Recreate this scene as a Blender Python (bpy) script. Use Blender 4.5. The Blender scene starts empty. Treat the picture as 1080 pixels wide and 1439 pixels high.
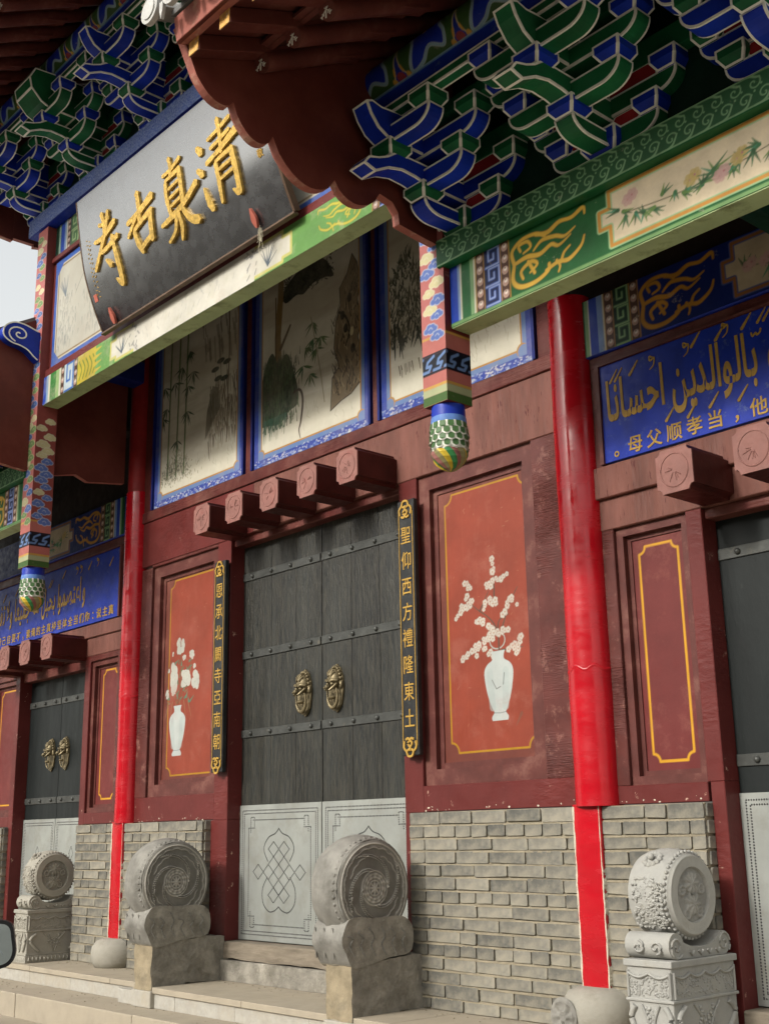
import bpy, math, random
import numpy as np
from mathutils import Vector, Matrix
R = math.radians
rnd = random.Random(7)
sc = bpy.context.scene
COL = sc.collection

# ------------------------------------------------------------------ camera, sky, sun, exposure
CAM = Vector((0.0, -4.6, 0.87))
yaw, pitch, roll = -0.84304913, 0.26194652, -0.01781317
fwd = Vector((math.sin(yaw)*math.cos(pitch), math.cos(yaw)*math.cos(pitch), math.sin(pitch)))
rgt = Vector((math.cos(yaw), -math.sin(yaw), 0)); upv = rgt.cross(fwd)
r2 = rgt*math.cos(roll) + upv*math.sin(roll); u2 = -rgt*math.sin(roll) + upv*math.cos(roll)
cd = bpy.data.cameras.new('camera'); cam = bpy.data.objects.new('camera', cd); COL.objects.link(cam)
cam.matrix_world = Matrix(((r2.x, u2.x, -fwd.x, CAM.x), (r2.y, u2.y, -fwd.y, CAM.y), (r2.z, u2.z, -fwd.z, CAM.z), (0, 0, 0, 1)))
cd.sensor_fit = 'VERTICAL'; cd.sensor_height = 24.0; cd.lens = 24.0*1689.3/1439.0
cd.clip_start = 0.05; cd.clip_end = 3000
sc.camera = cam

SUN_EL, SUN_AZ = R(28), R(-6)          # azimuth measured from -Y (street side) towards -X
world = bpy.data.worlds.new("World"); sc.world = world; world.use_nodes = True
wn = world.node_tree; wn.nodes.clear()
sky = wn.nodes.new('ShaderNodeTexSky'); sky.sky_type = 'NISHITA'; sky.sun_disc = False
sky.sun_elevation = SUN_EL; sky.sun_rotation = math.pi + SUN_AZ * -1
sky.air_density = 1.6; sky.dust_density = 4.0; sky.ozone_density = 1.0
hs = wn.nodes.new('ShaderNodeHueSaturation'); hs.inputs['Saturation'].default_value = 0.22
mx = wn.nodes.new('ShaderNodeMix'); mx.data_type = 'RGBA'; mx.blend_type = 'MULTIPLY'; mx.inputs[0].default_value = 1.0
mx.inputs[7].default_value = (1.0, 0.985, 0.95, 1)
bg = wn.nodes.new('ShaderNodeBackground'); bg.inputs['Strength'].default_value = 0.15
wo = wn.nodes.new('ShaderNodeOutputWorld')
wn.links.new(sky.outputs[0], hs.inputs['Color']); wn.links.new(hs.outputs[0], mx.inputs[6])
wn.links.new(mx.outputs[2], bg.inputs['Color']); wn.links.new(bg.outputs[0], wo.inputs['Surface'])

sd = bpy.data.lights.new('sun', 'SUN'); sun = bpy.data.objects.new('sun', sd); COL.objects.link(sun)
sd.energy = 1.35; sd.angle = R(6); sd.color = (1.0, 0.95, 0.88)
to_sun = Vector((math.sin(SUN_AZ)*math.cos(SUN_EL), -math.cos(SUN_AZ)*math.cos(SUN_EL), math.sin(SUN_EL)))
sun.rotation_euler = to_sun.to_track_quat('Z', 'Y').to_euler(); sun.location = (0, -20, 20)

sc.view_settings.view_transform = 'Standard'; sc.view_settings.look = 'None'
sc.view_settings.gamma = 1; sc.view_settings.use_curve_mapping = False
sc.view_settings.exposure = 0.92

# ------------------------------------------------------------------ materials
def s2l(c):
    c = np.asarray(c, float)/255.0
    return tuple(np.where(c <= 0.04045, c/12.92, ((c+0.055)/1.055)**2.4))
MATS = {}
def M(name, rgb=None, rough=0.55, var=0.18, vs=5.0, bump=0.15, bs=40.0, dirt=None, damt=0.0, ds=3.0, dsharp=0.12,
      metal=0.0, spec=0.22, attr=False, rand=0.0, stretch=(1, 1, 1), bdist=0.004, coat=0.0, wrinkle=0.0, wscale=(1, 1, 1)):
    if name in MATS: return MATS[name]
    m = bpy.data.materials.new(name); m.use_nodes = True; nt = m.node_tree; N = nt.nodes; L = nt.links
    b = N['Principled BSDF']; tc = N.new('ShaderNodeTexCoord'); mp = N.new('ShaderNodeMapping')
    mp.inputs['Scale'].default_value = stretch
    L.new(tc.outputs['Object'], mp.inputs['Vector'])
    def noise(scale, detail=6, rough_=0.6, vec=None):
        n = N.new('ShaderNodeTexNoise'); n.inputs['Scale'].default_value = scale; n.inputs['Detail'].default_value = detail
        n.inputs['Roughness'].default_value = rough_; L.new(vec or mp.outputs[0], n.inputs['Vector']); return n.outputs['Fac']
    def ramp(fac, a, b_):
        r = N.new('ShaderNodeMapRange'); r.inputs['From Min'].default_value = a; r.inputs['From Max'].default_value = b_
        L.new(fac, r.inputs['Value']); return r.outputs[0]
    def mixc(f, A, B, mode='MIX'):
        x = N.new('ShaderNodeMix'); x.data_type = 'RGBA'; x.blend_type = mode
        for s, v in ((0, f), (6, A), (7, B)):
            if hasattr(v, 'links'): L.new(v, x.inputs[s])
            elif s == 0: x.inputs[0].default_value = v
            else: x.inputs[s].default_value = (*v, 1)
        return x.outputs[2]
    if attr:
        a = N.new('ShaderNodeAttribute'); a.attribute_name = 'Col'; base = a.outputs['Color']
    else:
        rg = N.new('ShaderNodeRGB'); rg.outputs[0].default_value = (*rgb, 1); base = rg.outputs[0]
    nv = noise(vs)
    lo = mixc(1.0, base, (1-var*1.3,)*3, 'MULTIPLY'); hi = mixc(1.0, base, (1+var, 1+var, 1+var), 'MULTIPLY')
    c = mixc(ramp(nv, 0.3, 0.7), lo, hi)
    if rand:
        oi = N.new('ShaderNodeObjectInfo'); rr = ramp(oi.outputs['Random'], 0, 1)
        lo = mixc(1.0, c, (1-rand, 1-rand*0.95, 1-rand*0.88), 'MULTIPLY'); hi = mixc(1.0, c, (1+rand*.5, 1+rand*.48, 1+rand*.4), 'MULTIPLY')
        c = mixc(rr, lo, hi)
    if damt > 0:
        th = 1.0-damt
        c = mixc(ramp(noise(ds, 9, 0.72), 0.30+0.4*th-dsharp*.5, 0.30+0.4*th+dsharp), c, dirt)
    L.new(c, b.inputs['Base Color'])
    b.inputs['Metallic'].default_value = metal; b.inputs['Specular IOR Level'].default_value = spec
    b.inputs['Coat Weight'].default_value = coat; b.inputs['Coat Roughness'].default_value = 0.15
    rm = N.new('ShaderNodeMapRange'); rm.inputs['To Min'].default_value = max(0.02, rough-0.12); rm.inputs['To Max'].default_value = min(1, rough+0.12)
    rm.inputs['From Min'].default_value = .3; rm.inputs['From Max'].default_value = .7
    L.new(noise(vs*3), rm.inputs['Value']); L.new(rm.outputs[0], b.inputs['Roughness'])
    if bump:
        bp = N.new('ShaderNodeBump'); bp.inputs['Strength'].default_value = bump; bp.inputs['Distance'].default_value = bdist
        L.new(noise(bs, 5), bp.inputs['Height']); out = bp.outputs[0]
        if wrinkle:
            mp2 = N.new('ShaderNodeMapping'); mp2.inputs['Scale'].default_value = wscale; L.new(tc.outputs['Object'], mp2.inputs['Vector'])
            b2 = N.new('ShaderNodeBump'); b2.inputs['Strength'].default_value = wrinkle; b2.inputs['Distance'].default_value = 0.01
            w = noise(1.0, 3, .5, mp2.outputs[0]); mk = ramp(noise(1.7, 2), 0.48, 0.62)
            mu = N.new('ShaderNodeMath'); mu.operation = 'MULTIPLY'; L.new(ramp(w, .35, .65), mu.inputs[0]); L.new(mk, mu.inputs[1])
            L.new(mu.outputs[0], b2.inputs['Height']); L.new(out, b2.inputs['Normal']); out = b2.outputs[0]
        L.new(out, b.inputs['Normal'])
    MATS[name] = m; return m

DUST = (0.36, 0.30, 0.24)
m_red = M('weathered_red_wood', (0.088, 0.020, 0.017), 0.5, .25, 4, .35, 30, (0.19, 0.085, 0.066), .30, 2.2, .22, wrinkle=.4, wscale=(6, 6, 70))
m_redpale = M('sun_faded_red_wood', (0.150, 0.060, 0.046), 0.62, .25, 3, .3, 35, (0.075, 0.018, 0.015), .24, 16, .04, stretch=(3, 3, .6), wrinkle=.35, wscale=(40, 40, 4))
m_redin = M('inner_frame_red', (0.100, 0.031, 0.026), .5, .22, 6, .25, 40, (0.18, .085, .066), .25, 6, .15)
m_corner = M('wrinkled_red_wrap', (0.090, 0.026, 0.022), .42, .25, 5, .3, 40, (.30, .15, .12), .22, 8, .12, wrinkle=.7, wscale=(14, 14, 150))
m_jamb = M('oxide_red_paint', (0.105, 0.020, 0.018), .45, .15, 3, .25, 40, (.42, .27, .21), .13, 16, .03, wrinkle=.3, wscale=(12, 12, 30))
m_reddark = M('dark_oxide_red', (0.085, 0.018, 0.014), .6, .25, 3, .2, 30)
m_column = M('glossy_red_wrap', (0.39, 0.005, 0.012), .24, .13, 1.6, .025, 6, (.30, .02, .02), .08, 40, .05, spec=.5, wrinkle=.06, wscale=(3, 3, 22), bdist=.006, stretch=(1, 1, 2.6))
m_coldull = M('dull_red_paint', (0.22, 0.014, 0.014), .5, .2, 5, .2, 30)
m_orange = M('painted_orange_panel', None, .5, .12, 4, .12, 60, (0.30, .12, .09), .12, 3, .3, attr=True)
m_painted = M('painted_ornament', None, .5, .14, 8, .18, 60, DUST, .04, 9, .1, attr=True)
m_mural = M('mural_paint', None, .6, .10, 3, .1, 50, (.30, .26, .20), .10, 2.5, .5, attr=True)
m_blue = M('blue_paint', (0.008, 0.028, 0.30), .45, .22, 7, .15, 50, (.10, .14, .26), .15, 18, .1)
m_bluedk = M('deep_blue_paint', (0.006, 0.014, 0.13), .5, .22, 7, .15, 50)
m_bluedust = M('dusty_blue_paint', (0.008, 0.035, 0.22), .6, .2, 7, .2, 50, (.22, .27, .36), .52, 70, .2)
m_ltblue = M('pale_blue_paint', (0.10, 0.20, 0.48), .5, .2, 8, .1, 50)
m_green = M('green_paint', (0.012, 0.105, 0.035), .42, .18, 5, .12, 40, (.05, .14, .07), .2, 4, .2)
m_dgreen = M('dark_green_paint', (0.005, 0.036, 0.018), .42, .22, 7, .15, 50, (.05, .08, .05), .15, 20, .1)
m_ltgreen = M('light_green_paint', (0.34, 0.45, 0.22), .5, .14, 4, .15, 40, (.12, .14, .06), .25, 6, .15)
m_white = M('white_outline_paint', (0.74, 0.73, 0.66), .55, .10, 20, .1, 60, (.40, .37, .30), .12, 25, .1)
m_infill = M('red_infill_board', (0.36, 0.025, 0.030), .5, .2, 8, .1, 50)
m_gold = M('gold_leaf', (0.52, 0.34, 0.08), .42, .35, 45, .6, 90, metal=.35, bdist=.006)
m_goldp = M('gold_paint', (0.37, 0.225, 0.045), .5, .15, 20, .1, 60)
m_lacquer = M('black_lacquer', (0.014, 0.015, 0.017), .27, .25, 4, .06, 9, (.035, .036, .038), .2, 5, .2, spec=1.0, coat=1.0)
m_lacquer.node_tree.nodes['Principled BSDF'].inputs['Coat IOR'].default_value = 2.3
m_lacquer.node_tree.nodes['Principled BSDF'].inputs['Coat Roughness'].default_value = .22
m_couplet = M('couplet_black', (0.022, 0.023, 0.024), .4, .25, 4, .1, 12, (.06, .06, .055), .25, 12, .2)
m_bedge = M('board_edge_brown', (.085, .05, .03), .5, .2, 9, .1)
m_doorblk = M('worn_black_door', (0.017, 0.019, 0.018), .40, .5, 1.2, .8, 24, (.062, .057, .043), .38, 11, .26, stretch=(4.2, 4.2, .55), rand=.28, spec=.3, bdist=.006)
m_doorcln = M('black_door_paint', (0.010, 0.013, 0.013), .5, .25, 2.2, .25, 30, (.05, .055, .05), .12, 16, .06, stretch=(2, 2, .5), rand=.12)
m_iron = M('black_iron', (0.065, 0.068, 0.064), .42, .25, 9, .3, 60, (.14, .13, .10), .15, 20, .1, metal=.3)
m_zinc = M('grey_sheet_metal', (0.29, 0.305, 0.285), .42, .14, 3, .35, 5, (.19, .18, .145), .22, 5, .25, metal=.25)
m_rivet = M('dark_rivet', (0.05, 0.05, 0.05), .5, .1, 5, 0, metal=.3)
m_brass = M('old_brass', (0.19, 0.155, 0.09), .45, .35, 18, .4, 60, (.10, .085, .05), .3, 14, .1, metal=.45)
m_brick = M('grey_brick', (0.188, 0.180, 0.155), .85, .26, 13, .6, 60, (.30, .265, .19), .32, 7, .25, rand=.45, bdist=.004)
m_mortar = M('sandy_mortar', (0.25, 0.218, 0.155), .92, .2, 12, .6, 60, (.2, .17, .12), .2, 9, .2)
m_mortarw = M('white_mortar_edge', (0.50, 0.45, 0.36), .9, .15, 20, .6, 60)
m_stone = M('old_carved_stone', (0.225, 0.218, 0.195), .85, .22, 8, .6, 70, (.085, .08, .068), .30, 4.5, .16, bdist=.004)
m_stoneside = M("weathered_stone", (0.265, 0.248, 0.21), .88, .38, 6, 1.0, 38, (.10, .09, .07), .34, 7, .2, bdist=.009)
m_stoneraw = M('yellowed_stone', (0.27, 0.225, 0.15), .88, .25, 8, .9, 26, (.15, .13, .095), .32, 9, .15, bdist=.008)
m_stonew = M('pale_carved_stone', (0.32, 0.318, 0.295), .8, .12, 9, .45, 70, (.26, .245, .20), .22, 9, .2)
m_stonelf = M('grey_carved_stone', (0.315, 0.30, 0.255), .85, .15, 9, .45, 70, (.19, .175, .14), .3, 9, .2)
m_granite = M('granite_step', (0.36, 0.345, 0.305), .8, .10, 30, .3, 120, (.33, .285, .21), .34, 3.5, .25)
m_tread = M('dusty_granite_tread', (0.33, 0.29, 0.225), .85, .10, 6, .25, 90, (.33, .285, .21), .3, 3, .3)
m_street = M('dusty_concrete', (0.34, 0.30, 0.235), .92, .14, 1.4, .4, 30, (.30, .26, .19), .3, 2.2, .3)
m_sill = M('worn_sill', (0.20, 0.17, 0.13), .8, .25, 5, .7, 24, (.12, .10, .075), .32, 7, .12, stretch=(.6, 1, 4))
m_rafter = M('red_brown_rafter', (0.105, 0.026, 0.020), .5, .22, 5, .2, 30, (.16, .075, .055), .22, 5, .2)
m_board = M('dark_soffit_board', (0.062, 0.020, 0.014), .6, .25, 3, .2, 25)
m_barge = M('red_brown_bargeboard', (0.100, 0.022, 0.016), .45, .2, 2, .12, 20, (.15, .045, .032), .2, 2, .3)
m_edge = M('faded_pink_edge', (0.30, 0.10, 0.075), .6, .15, 8, .3, 40, (.50, .36, .26), .22, 9, .15)
m_tile = M('pale_grey_tile', (0.42, 0.42, 0.40), .8, .15, 10, .3, 50, (.25, .25, .23), .3, 12, .2)
m_roof = M('grey_roof_tile', (0.16, 0.16, 0.155), .85, .2, 8, .3, 50)
m_dark = M('dark_timber', (0.020, 0.012, 0.010), .7, .3, 5, .2, 30)
m_pegface = M('faded_peg_face', (0.215, 0.10, 0.085), .6, .15, 9, .4, 45, (.20, .065, .055), .22, 12, .15)
m_pegside = M('dark_red_peg_side', (0.060, 0.012, 0.010), .4, .3, 6, .3, 30)
m_post = M('pink_painted_post', None, .5, .10, 8, .12, 60, DUST, .06, 9, .1, attr=True)
m_plastic = M('black_plastic', (0.012, 0.012, 0.013), .35, .1, 5, .05)
m_glass = M('mirror_glass', (0.55, 0.65, 0.72), .06, .02, 5, 0, metal=1.0)
m_hook = M('faded_red_hook', (.36, .10, .07), .5, .15, 10, .1)
m_straw = M('dry_straw', (.42, .38, .28), .9, .2, 10, 0)

# ------------------------------------------------------------------ object helpers
def root(name, label, cat, loc=(0, 0, 0), group=None, kind=None):
    o = bpy.data.objects.new(name, None); COL.objects.link(o); o.location = loc; o.empty_display_size = .1
    if label: o['label'] = label
    if cat: o['category'] = cat
    if group: o['group'] = group
    if kind: o['kind'] = kind
    return o
def tag(o, label=None, cat=None, group=None, kind=None):
    for k, v in (('label', label), ('category', cat), ('group', group), ('kind', kind)):
        if v: o[k] = v
    return o
def wloc(p):
    v = Vector((0, 0, 0))
    while p is not None: v += Vector(p.location); p = p.parent
    return v
class MB:
    """collects faces in world coordinates; build() links one mesh object"""
    def __init__(s): s.v = []; s.f = []; s.m = []
    def add(s, vs, fs, mi=0):
        o = len(s.v); s.v += [tuple(p) for p in vs]
        for f in fs: s.f.append([i+o for i in f]); s.m.append(mi)
        return s
    def box(s, x0, x1, y0, y1, z0, z1, mi=0):
        if x0 > x1: x0, x1 = x1, x0
        if y0 > y1: y0, y1 = y1, y0
        v = [(x0, y0, z0), (x1, y0, z0), (x1, y1, z0), (x0, y1, z0), (x0, y0, z1), (x1, y0, z1), (x1, y1, z1), (x0, y1, z1)]
        return s.add(v, [(0, 3, 2, 1), (4, 5, 6, 7), (0, 1, 5, 4), (1, 2, 6, 5), (2, 3, 7, 6), (3, 0, 4, 7)], mi)
    def prism(s, poly, fn, t0, t1, mi=0, mside=None, cap=True):
        """poly: (a,b) CCW seen from the t0 side; fn(a,b,t)->xyz"""
        n = len(poly); v = [fn(a, b, t0) for a, b in poly]+[fn(a, b, t1) for a, b in poly]
        if cap: s.add(v, [tuple(range(n)), tuple(range(2*n-1, n-1, -1))], mi)
        s.add(v, [(i, i+n, (i+1) % n+n, (i+1) % n) for i in range(n)], mi if mside is None else mside)
        return s
    def lathe(s, prof, cx, cy, n=32, mi=0, fn=None):
        """prof: (r,z)"""
        v = []
        for r, z in prof:
            for k in range(n):
                a = 2*math.pi*k/n; p = (cx+r*math.cos(a), cy+r*math.sin(a), z)
                v.append(fn(p) if fn else p)
        f = [(j*n+k, j*n+(k+1) % n, (j+1)*n+(k+1) % n, (j+1)*n+k) for j in range(len(prof)-1) for k in range(n)]
        return s.add(v, f, mi)
    def tube(s, pts, r, n=8, mi=0, cap=True):
        pts = [Vector(p) for p in pts]; rs = r if hasattr(r, '__len__') else [r]*len(pts); v = []
        for i, p in enumerate(pts):
            d = (pts[min(i+1, len(pts)-1)]-pts[max(i-1, 0)]).normalized()
            a = d.cross(Vector((0, 0, 1)))
            if a.length < .05: a = d.cross(Vector((1, 0, 0)))
            a.normalize(); b = d.cross(a)
            for k in range(n):
                t = 2*math.pi*k/n; v.append(p+a*math.cos(t)*rs[i]+b*math.sin(t)*rs[i])
        f = [(j*n+k, j*n+(k+1) % n, (j+1)*n+(k+1) % n, (j+1)*n+k) for j in range(len(pts)-1) for k in range(n)]
        if cap: f += [tuple(range(n))[::-1], tuple(range((len(pts)-1)*n, len(pts)*n))]
        return s.add(v, f, mi)
    def ell(s, c, r, n=12, m=8, mi=0, rot=None):
        v = []; f = []
        for j in range(m+1):
            ph = math.pi*j/m
            for k in range(n):
                t = 2*math.pi*k/n; p = Vector((r[0]*math.sin(ph)*math.cos(t), r[1]*math.sin(ph)*math.sin(t), r[2]*math.cos(ph)))
                if rot: p = rot @ p
                v.append(Vector(c)+p)
        for j in range(m):
            for k in range(n): f.append((j*n+k, (j+1)*n+k, (j+1)*n+(k+1) % n, j*n+(k+1) % n))
        return s.add(v, f, mi)
    def mesh(s, name, mats, smooth=None, org=Vector((0, 0, 0))):
        me = bpy.data.meshes.new(name); me.from_pydata([(a-org.x, b-org.y, c-org.z) for a, b, c in s.v], [], s.f)
        if not isinstance(mats, (list, tuple)): mats = [mats]
        for m in mats: me.materials.append(m)
        me.polygons.foreach_set('material_index', s.m)
        if smooth is not None:
            me.polygons.foreach_set('use_smooth', [True]*len(me.polygons)); me.set_sharp_from_angle(angle=R(smooth))
        me.update(); return me
    def build(s, name, mats, parent=None, smooth=None, bevel=0, bseg=1, label=None, kind=None, recalc=True):
        org = wloc(parent) if parent else Vector((0, 0, 0))
        me = s.mesh(name, mats, None, org)
        if recalc:
            import bmesh
            bm = bmesh.new(); bm.from_mesh(me); bmesh.ops.recalc_face_normals(bm, faces=bm.faces); bm.to_mesh(me); bm.free()
        if smooth is not None:
            me.polygons.foreach_set('use_smooth', [True]*len(me.polygons)); me.set_sharp_from_angle(angle=R(smooth))
        o = bpy.data.objects.new(name, me); COL.objects.link(o); o.parent = parent
        if bevel:
            b = o.modifiers.new('bevel', 'BEVEL'); b.width = bevel; b.segments = bseg; b.limit_method = 'ANGLE'; b.angle_limit = R(40)
        return tag(o, label=label, kind=kind)
def bx(x0, x1, y0, y1, z0, z1): return MB().box(x0, x1, y0, y1, z0, z1)
def dup(src, dloc, label=None, group=None):
    """copy a thing with its parts and sub-parts"""
    r = src.copy(); COL.objects.link(r); r.location = Vector(src.location)+Vector(dloc)
    if label: r['label'] = label
    if group: r['group'] = group
    def kids(a, b):
        for ch in list(a.children):
            c = ch.copy(); COL.objects.link(c); c.parent = b; kids(ch, c)
    kids(src, r); return r

# ------------------------------------------------------------------ painted canvases (colour attribute on a fine grid)
def catmull(pts, n=6, closed=False):
    P = [np.array(p, float) for p in pts]; out = []
    m = len(P); rng = range(m if closed else m-1)
    for i in rng:
        g = (lambda k: P[k % m]) if closed else (lambda k: P[min(max(k, 0), m-1)])
        p0, p1, p2, p3 = g(i-1), g(i), g(i+1), g(i+2)
        for k in range(n):
            t = k/n; out.append(.5*((2*p1)+(-p0+p2)*t+(2*p0-5*p1+4*p2-p3)*t*t+(-p0+3*p1-3*p2+p3)*t**3))
    if not closed: out.append(P[-1])
    return [tuple(p) for p in out]
class Cv:
    def __init__(s, w, h, res, col, x0=0., y0=0.):
        s.x0, s.y0 = x0, y0
        s.nx = max(2, int(round(w/res))+1); s.ny = max(2, int(round(h/res))+1); s.res = res
        s.xs = x0+np.linspace(0, w, s.nx); s.ys = y0+np.linspace(0, h, s.ny)
        s.X, s.Y = np.meshgrid(s.xs, s.ys); s.C = np.empty((s.ny, s.nx, 3)); s.C[:] = s2l(col)
    def _bb(s, xa, ya, xb, yb):
        i0 = max(0, np.searchsorted(s.xs, xa)-1); i1 = min(s.nx, np.searchsorted(s.xs, xb)+1)
        j0 = max(0, np.searchsorted(s.ys, ya)-1); j1 = min(s.ny, np.searchsorted(s.ys, yb)+1)
        return i0, i1, j0, j1
    def _mix(s, sl, a, col):
        c = np.array(s2l(col)); s.C[sl] = s.C[sl]*(1-a[..., None])+c*a[..., None]
    def rect(s, xa, ya, xb, yb, col, alpha=1.):
        a = np.clip((s.X-xa)/s.res+.5, 0, 1)*np.clip((xb-s.X)/s.res+.5, 0, 1)*np.clip((s.Y-ya)/s.res+.5, 0, 1)*np.clip((yb-s.Y)/s.res+.5, 0, 1)
        s._mix((slice(None), slice(None)), a*alpha, col)
    def poly(s, pts, col, alpha=1.):
        xs = [p[0] for p in pts]; ys = [p[1] for p in pts]
        i0, i1, j0, j1 = s._bb(min(xs), min(ys), max(xs), max(ys))
        if i1 <= i0 or j1 <= j0: return
        sl = (slice(j0, j1), slice(i0, i1)); X = s.X[sl]; Y = s.Y[sl]; acc = np.zeros(X.shape)
        for ox, oy in ((-.25, -.25), (.25, -.25), (-.25, .25), (.25, .25)):
            x = X+ox*s.res; y = Y+oy*s.res; ins = np.zeros(X.shape, bool); n = len(pts)
            for k in range(n):
                x1, y1 = pts[k][:2]; x2, y2 = pts[(k+1) % n][:2]
                if y1 == y2: continue
                ins ^= ((y1 > y) != (y2 > y)) & (x < (x2-x1)*(y-y1)/(y2-y1)+x1)
            acc += ins
        s._mix(sl, acc/4*alpha, col)
    def stroke(s, pts, w, col, alpha=1., closed=False, sm=0):
        if sm: pts = catmull(pts, sm, closed)
        if closed: pts = list(pts)+[pts[0]]
        n = len(pts); ws = np.interp(np.linspace(0, 1, n), np.linspace(0, 1, len(w)), w) if hasattr(w, '__len__') else [w]*n
        xs = [p[0] for p in pts]; ys = [p[1] for p in pts]; mw = max(ws)
        i0, i1, j0, j1 = s._bb(min(xs)-mw, min(ys)-mw, max(xs)+mw, max(ys)+mw)
        if i1 <= i0 or j1 <= j0: return
        A = np.zeros((j1-j0, i1-i0))
        for k in range(n-1):
            (x1, y1), (x2, y2) = pts[k][:2], pts[k+1][:2]; w1, w2 = ws[k], ws[k+1]; mm = max(w1, w2)
            a0, a1, b0, b1 = s._bb(min(x1, x2)-mm, min(y1, y2)-mm, max(x1, x2)+mm, max(y1, y2)+mm)
            if a1 <= a0 or b1 <= b0: continue
            X = s.X[b0:b1, a0:a1]; Y = s.Y[b0:b1, a0:a1]; dx, dy = x2-x1, y2-y1; L = dx*dx+dy*dy+1e-12
            t = np.clip(((X-x1)*dx+(Y-y1)*dy)/L, 0, 1); d = np.hypot(X-x1-t*dx, Y-y1-t*dy)
            a = np.clip(((w1+(w2-w1)*t)*.5-d)/s.res+.5, 0, 1)
            v = A[b0-j0:b1-j0, a0-i0:a1-i0]; np.maximum(v, a, out=v)
        s._mix((slice(j0, j1), slice(i0, i1)), A*alpha, col)
    def ell(s, x, y, rx, ry, col, alpha=1.):
        i0, i1, j0, j1 = s._bb(x-rx*1.3, y-ry*1.3, x+rx*1.3, y+ry*1.3)
        if i1 <= i0 or j1 <= j0: return
        sl = (slice(j0, j1), slice(i0, i1)); q = np.sqrt(((s.X[sl]-x)/rx)**2+((s.Y[sl]-y)/ry)**2)
        s._mix(sl, np.clip((1-q)*min(rx, ry)/s.res+.5, 0, 1)*alpha, col)
    def noise(s, scale, amt, col=None, seed=1, sx=1., sy=1., lo=.5):
        g = np.random.RandomState(seed); tot = np.zeros(s.X.shape); am = 1.
        for o in range(4):
            f = (2**o)/scale; nx = int((s.xs[-1]-s.xs[0])*f*sx)+3; ny = int((s.ys[-1]-s.ys[0])*f*sy)+3; G = g.rand(ny, nx)
            u = (s.X-s.x0)*f*sx; v = (s.Y-s.y0)*f*sy; iu = np.clip(u.astype(int), 0, nx-2); iv = np.clip(v.astype(int), 0, ny-2); a = u-iu; b = v-iv
            a = a*a*(3-2*a); b = b*b*(3-2*b)
            tot += am*((G[iv, iu]*(1-a)+G[iv, iu+1]*a)*(1-b)+(G[iv+1, iu]*(1-a)+G[iv+1, iu+1]*a)*b); am *= .5
        tot /= 1.875
        if col is None: s.C *= (1+amt*(tot-.5)*2)[..., None]
        else: s._mix((slice(None), slice(None)), np.clip((tot-lo)*6, 0, 1)*amt, col)
    def build(s, name, fn, mat, parent=None, label=None, gain=.66):
        org = wloc(parent) if parent else Vector((0, 0, 0))
        x, y, z = fn(s.X.ravel(), s.Y.ravel()); n = s.nx*s.ny
        co = np.empty((n, 3)); co[:, 0] = x; co[:, 1] = y; co[:, 2] = z; co -= np.array(org)
        idx = np.arange(n).reshape(s.ny, s.nx)
        q = np.stack([idx[:-1, :-1], idx[:-1, 1:], idx[1:, 1:], idx[1:, :-1]], -1).reshape(-1, 4)
        me = bpy.data.meshes.new(name); me.vertices.add(n); me.vertices.foreach_set('co', co.ravel())
        me.loops.add(q.size); me.loops.foreach_set('vertex_index', q.ravel().astype(np.int32))
        me.polygons.add(len(q)); me.polygons.foreach_set('loop_start', np.arange(0, q.size, 4, dtype=np.int32))
        me.polygons.foreach_set('use_smooth', np.ones(len(q), bool))
        me.update(calc_edges=True); me.validate()
        a = me.color_attributes.new('Col', 'FLOAT_COLOR', 'POINT'); c = np.ones((n, 4)); c[:, :3] = np.clip(s.C*gain, 0, 1).reshape(-1, 3)
        a.data.foreach_set('color', c.ravel()); me.materials.append(mat)
        o = bpy.data.objects.new(name, me); COL.objects.link(o); o.parent = parent
        return tag(o, label=label)
def onwall(y): return lambda u, v: (u, np.full_like(u, y), v)

_tc = {}
def text_mb(s, size, fn, depth=.003, fat=0., mb=None, mi=0, sx=1.):
    """text outline as a raised mesh; fn(x,y,t)->xyz with t out of the surface; x,y centred on the glyph box"""
    key = (s, fat)
    if key not in _tc:
        c = bpy.data.curves.new('t', 'FONT'); c.body = s; c.offset = fat; c.resolution_u = 3
        o = bpy.data.objects.new('t', c); COL.objects.link(o); bpy.context.view_layer.update()
        dg = bpy.context.evaluated_depsgraph_get(); me = bpy.data.meshes.new_from_object(o.evaluated_get(dg))
        vs = [(v.co.x, v.co.y) for v in me.vertices]; fs = [tuple(p.vertices) for p in me.polygons]
        bpy.data.objects.remove(o); bpy.data.curves.remove(c); bpy.data.meshes.remove(me)
        _tc[key] = (vs, fs)
    vs, fs = _tc[key]; mb = mb or MB()
    if not vs: return mb
    xs = [v[0] for v in vs]; ys = [v[1] for v in vs]; cx = (min(xs)+max(xs))/2; cy = .36
    P = [((x-cx)*size*sx, (y-cy)*size) for x, y in vs]; n = len(P)
    cnt = {}
    for f in fs:
        for i in range(len(f)): e = (f[i], f[(i+1) % len(f)]); cnt[e] = 1
    v = [fn(x, y, depth) for x, y in P]+[fn(x, y, 0) for x, y in P]
    mb.add(v, fs, mi)
    mb.add(v, [(a, a+n, b+n, b) for a, b in cnt if (b, a) not in cnt], mi)
    return mb
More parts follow.
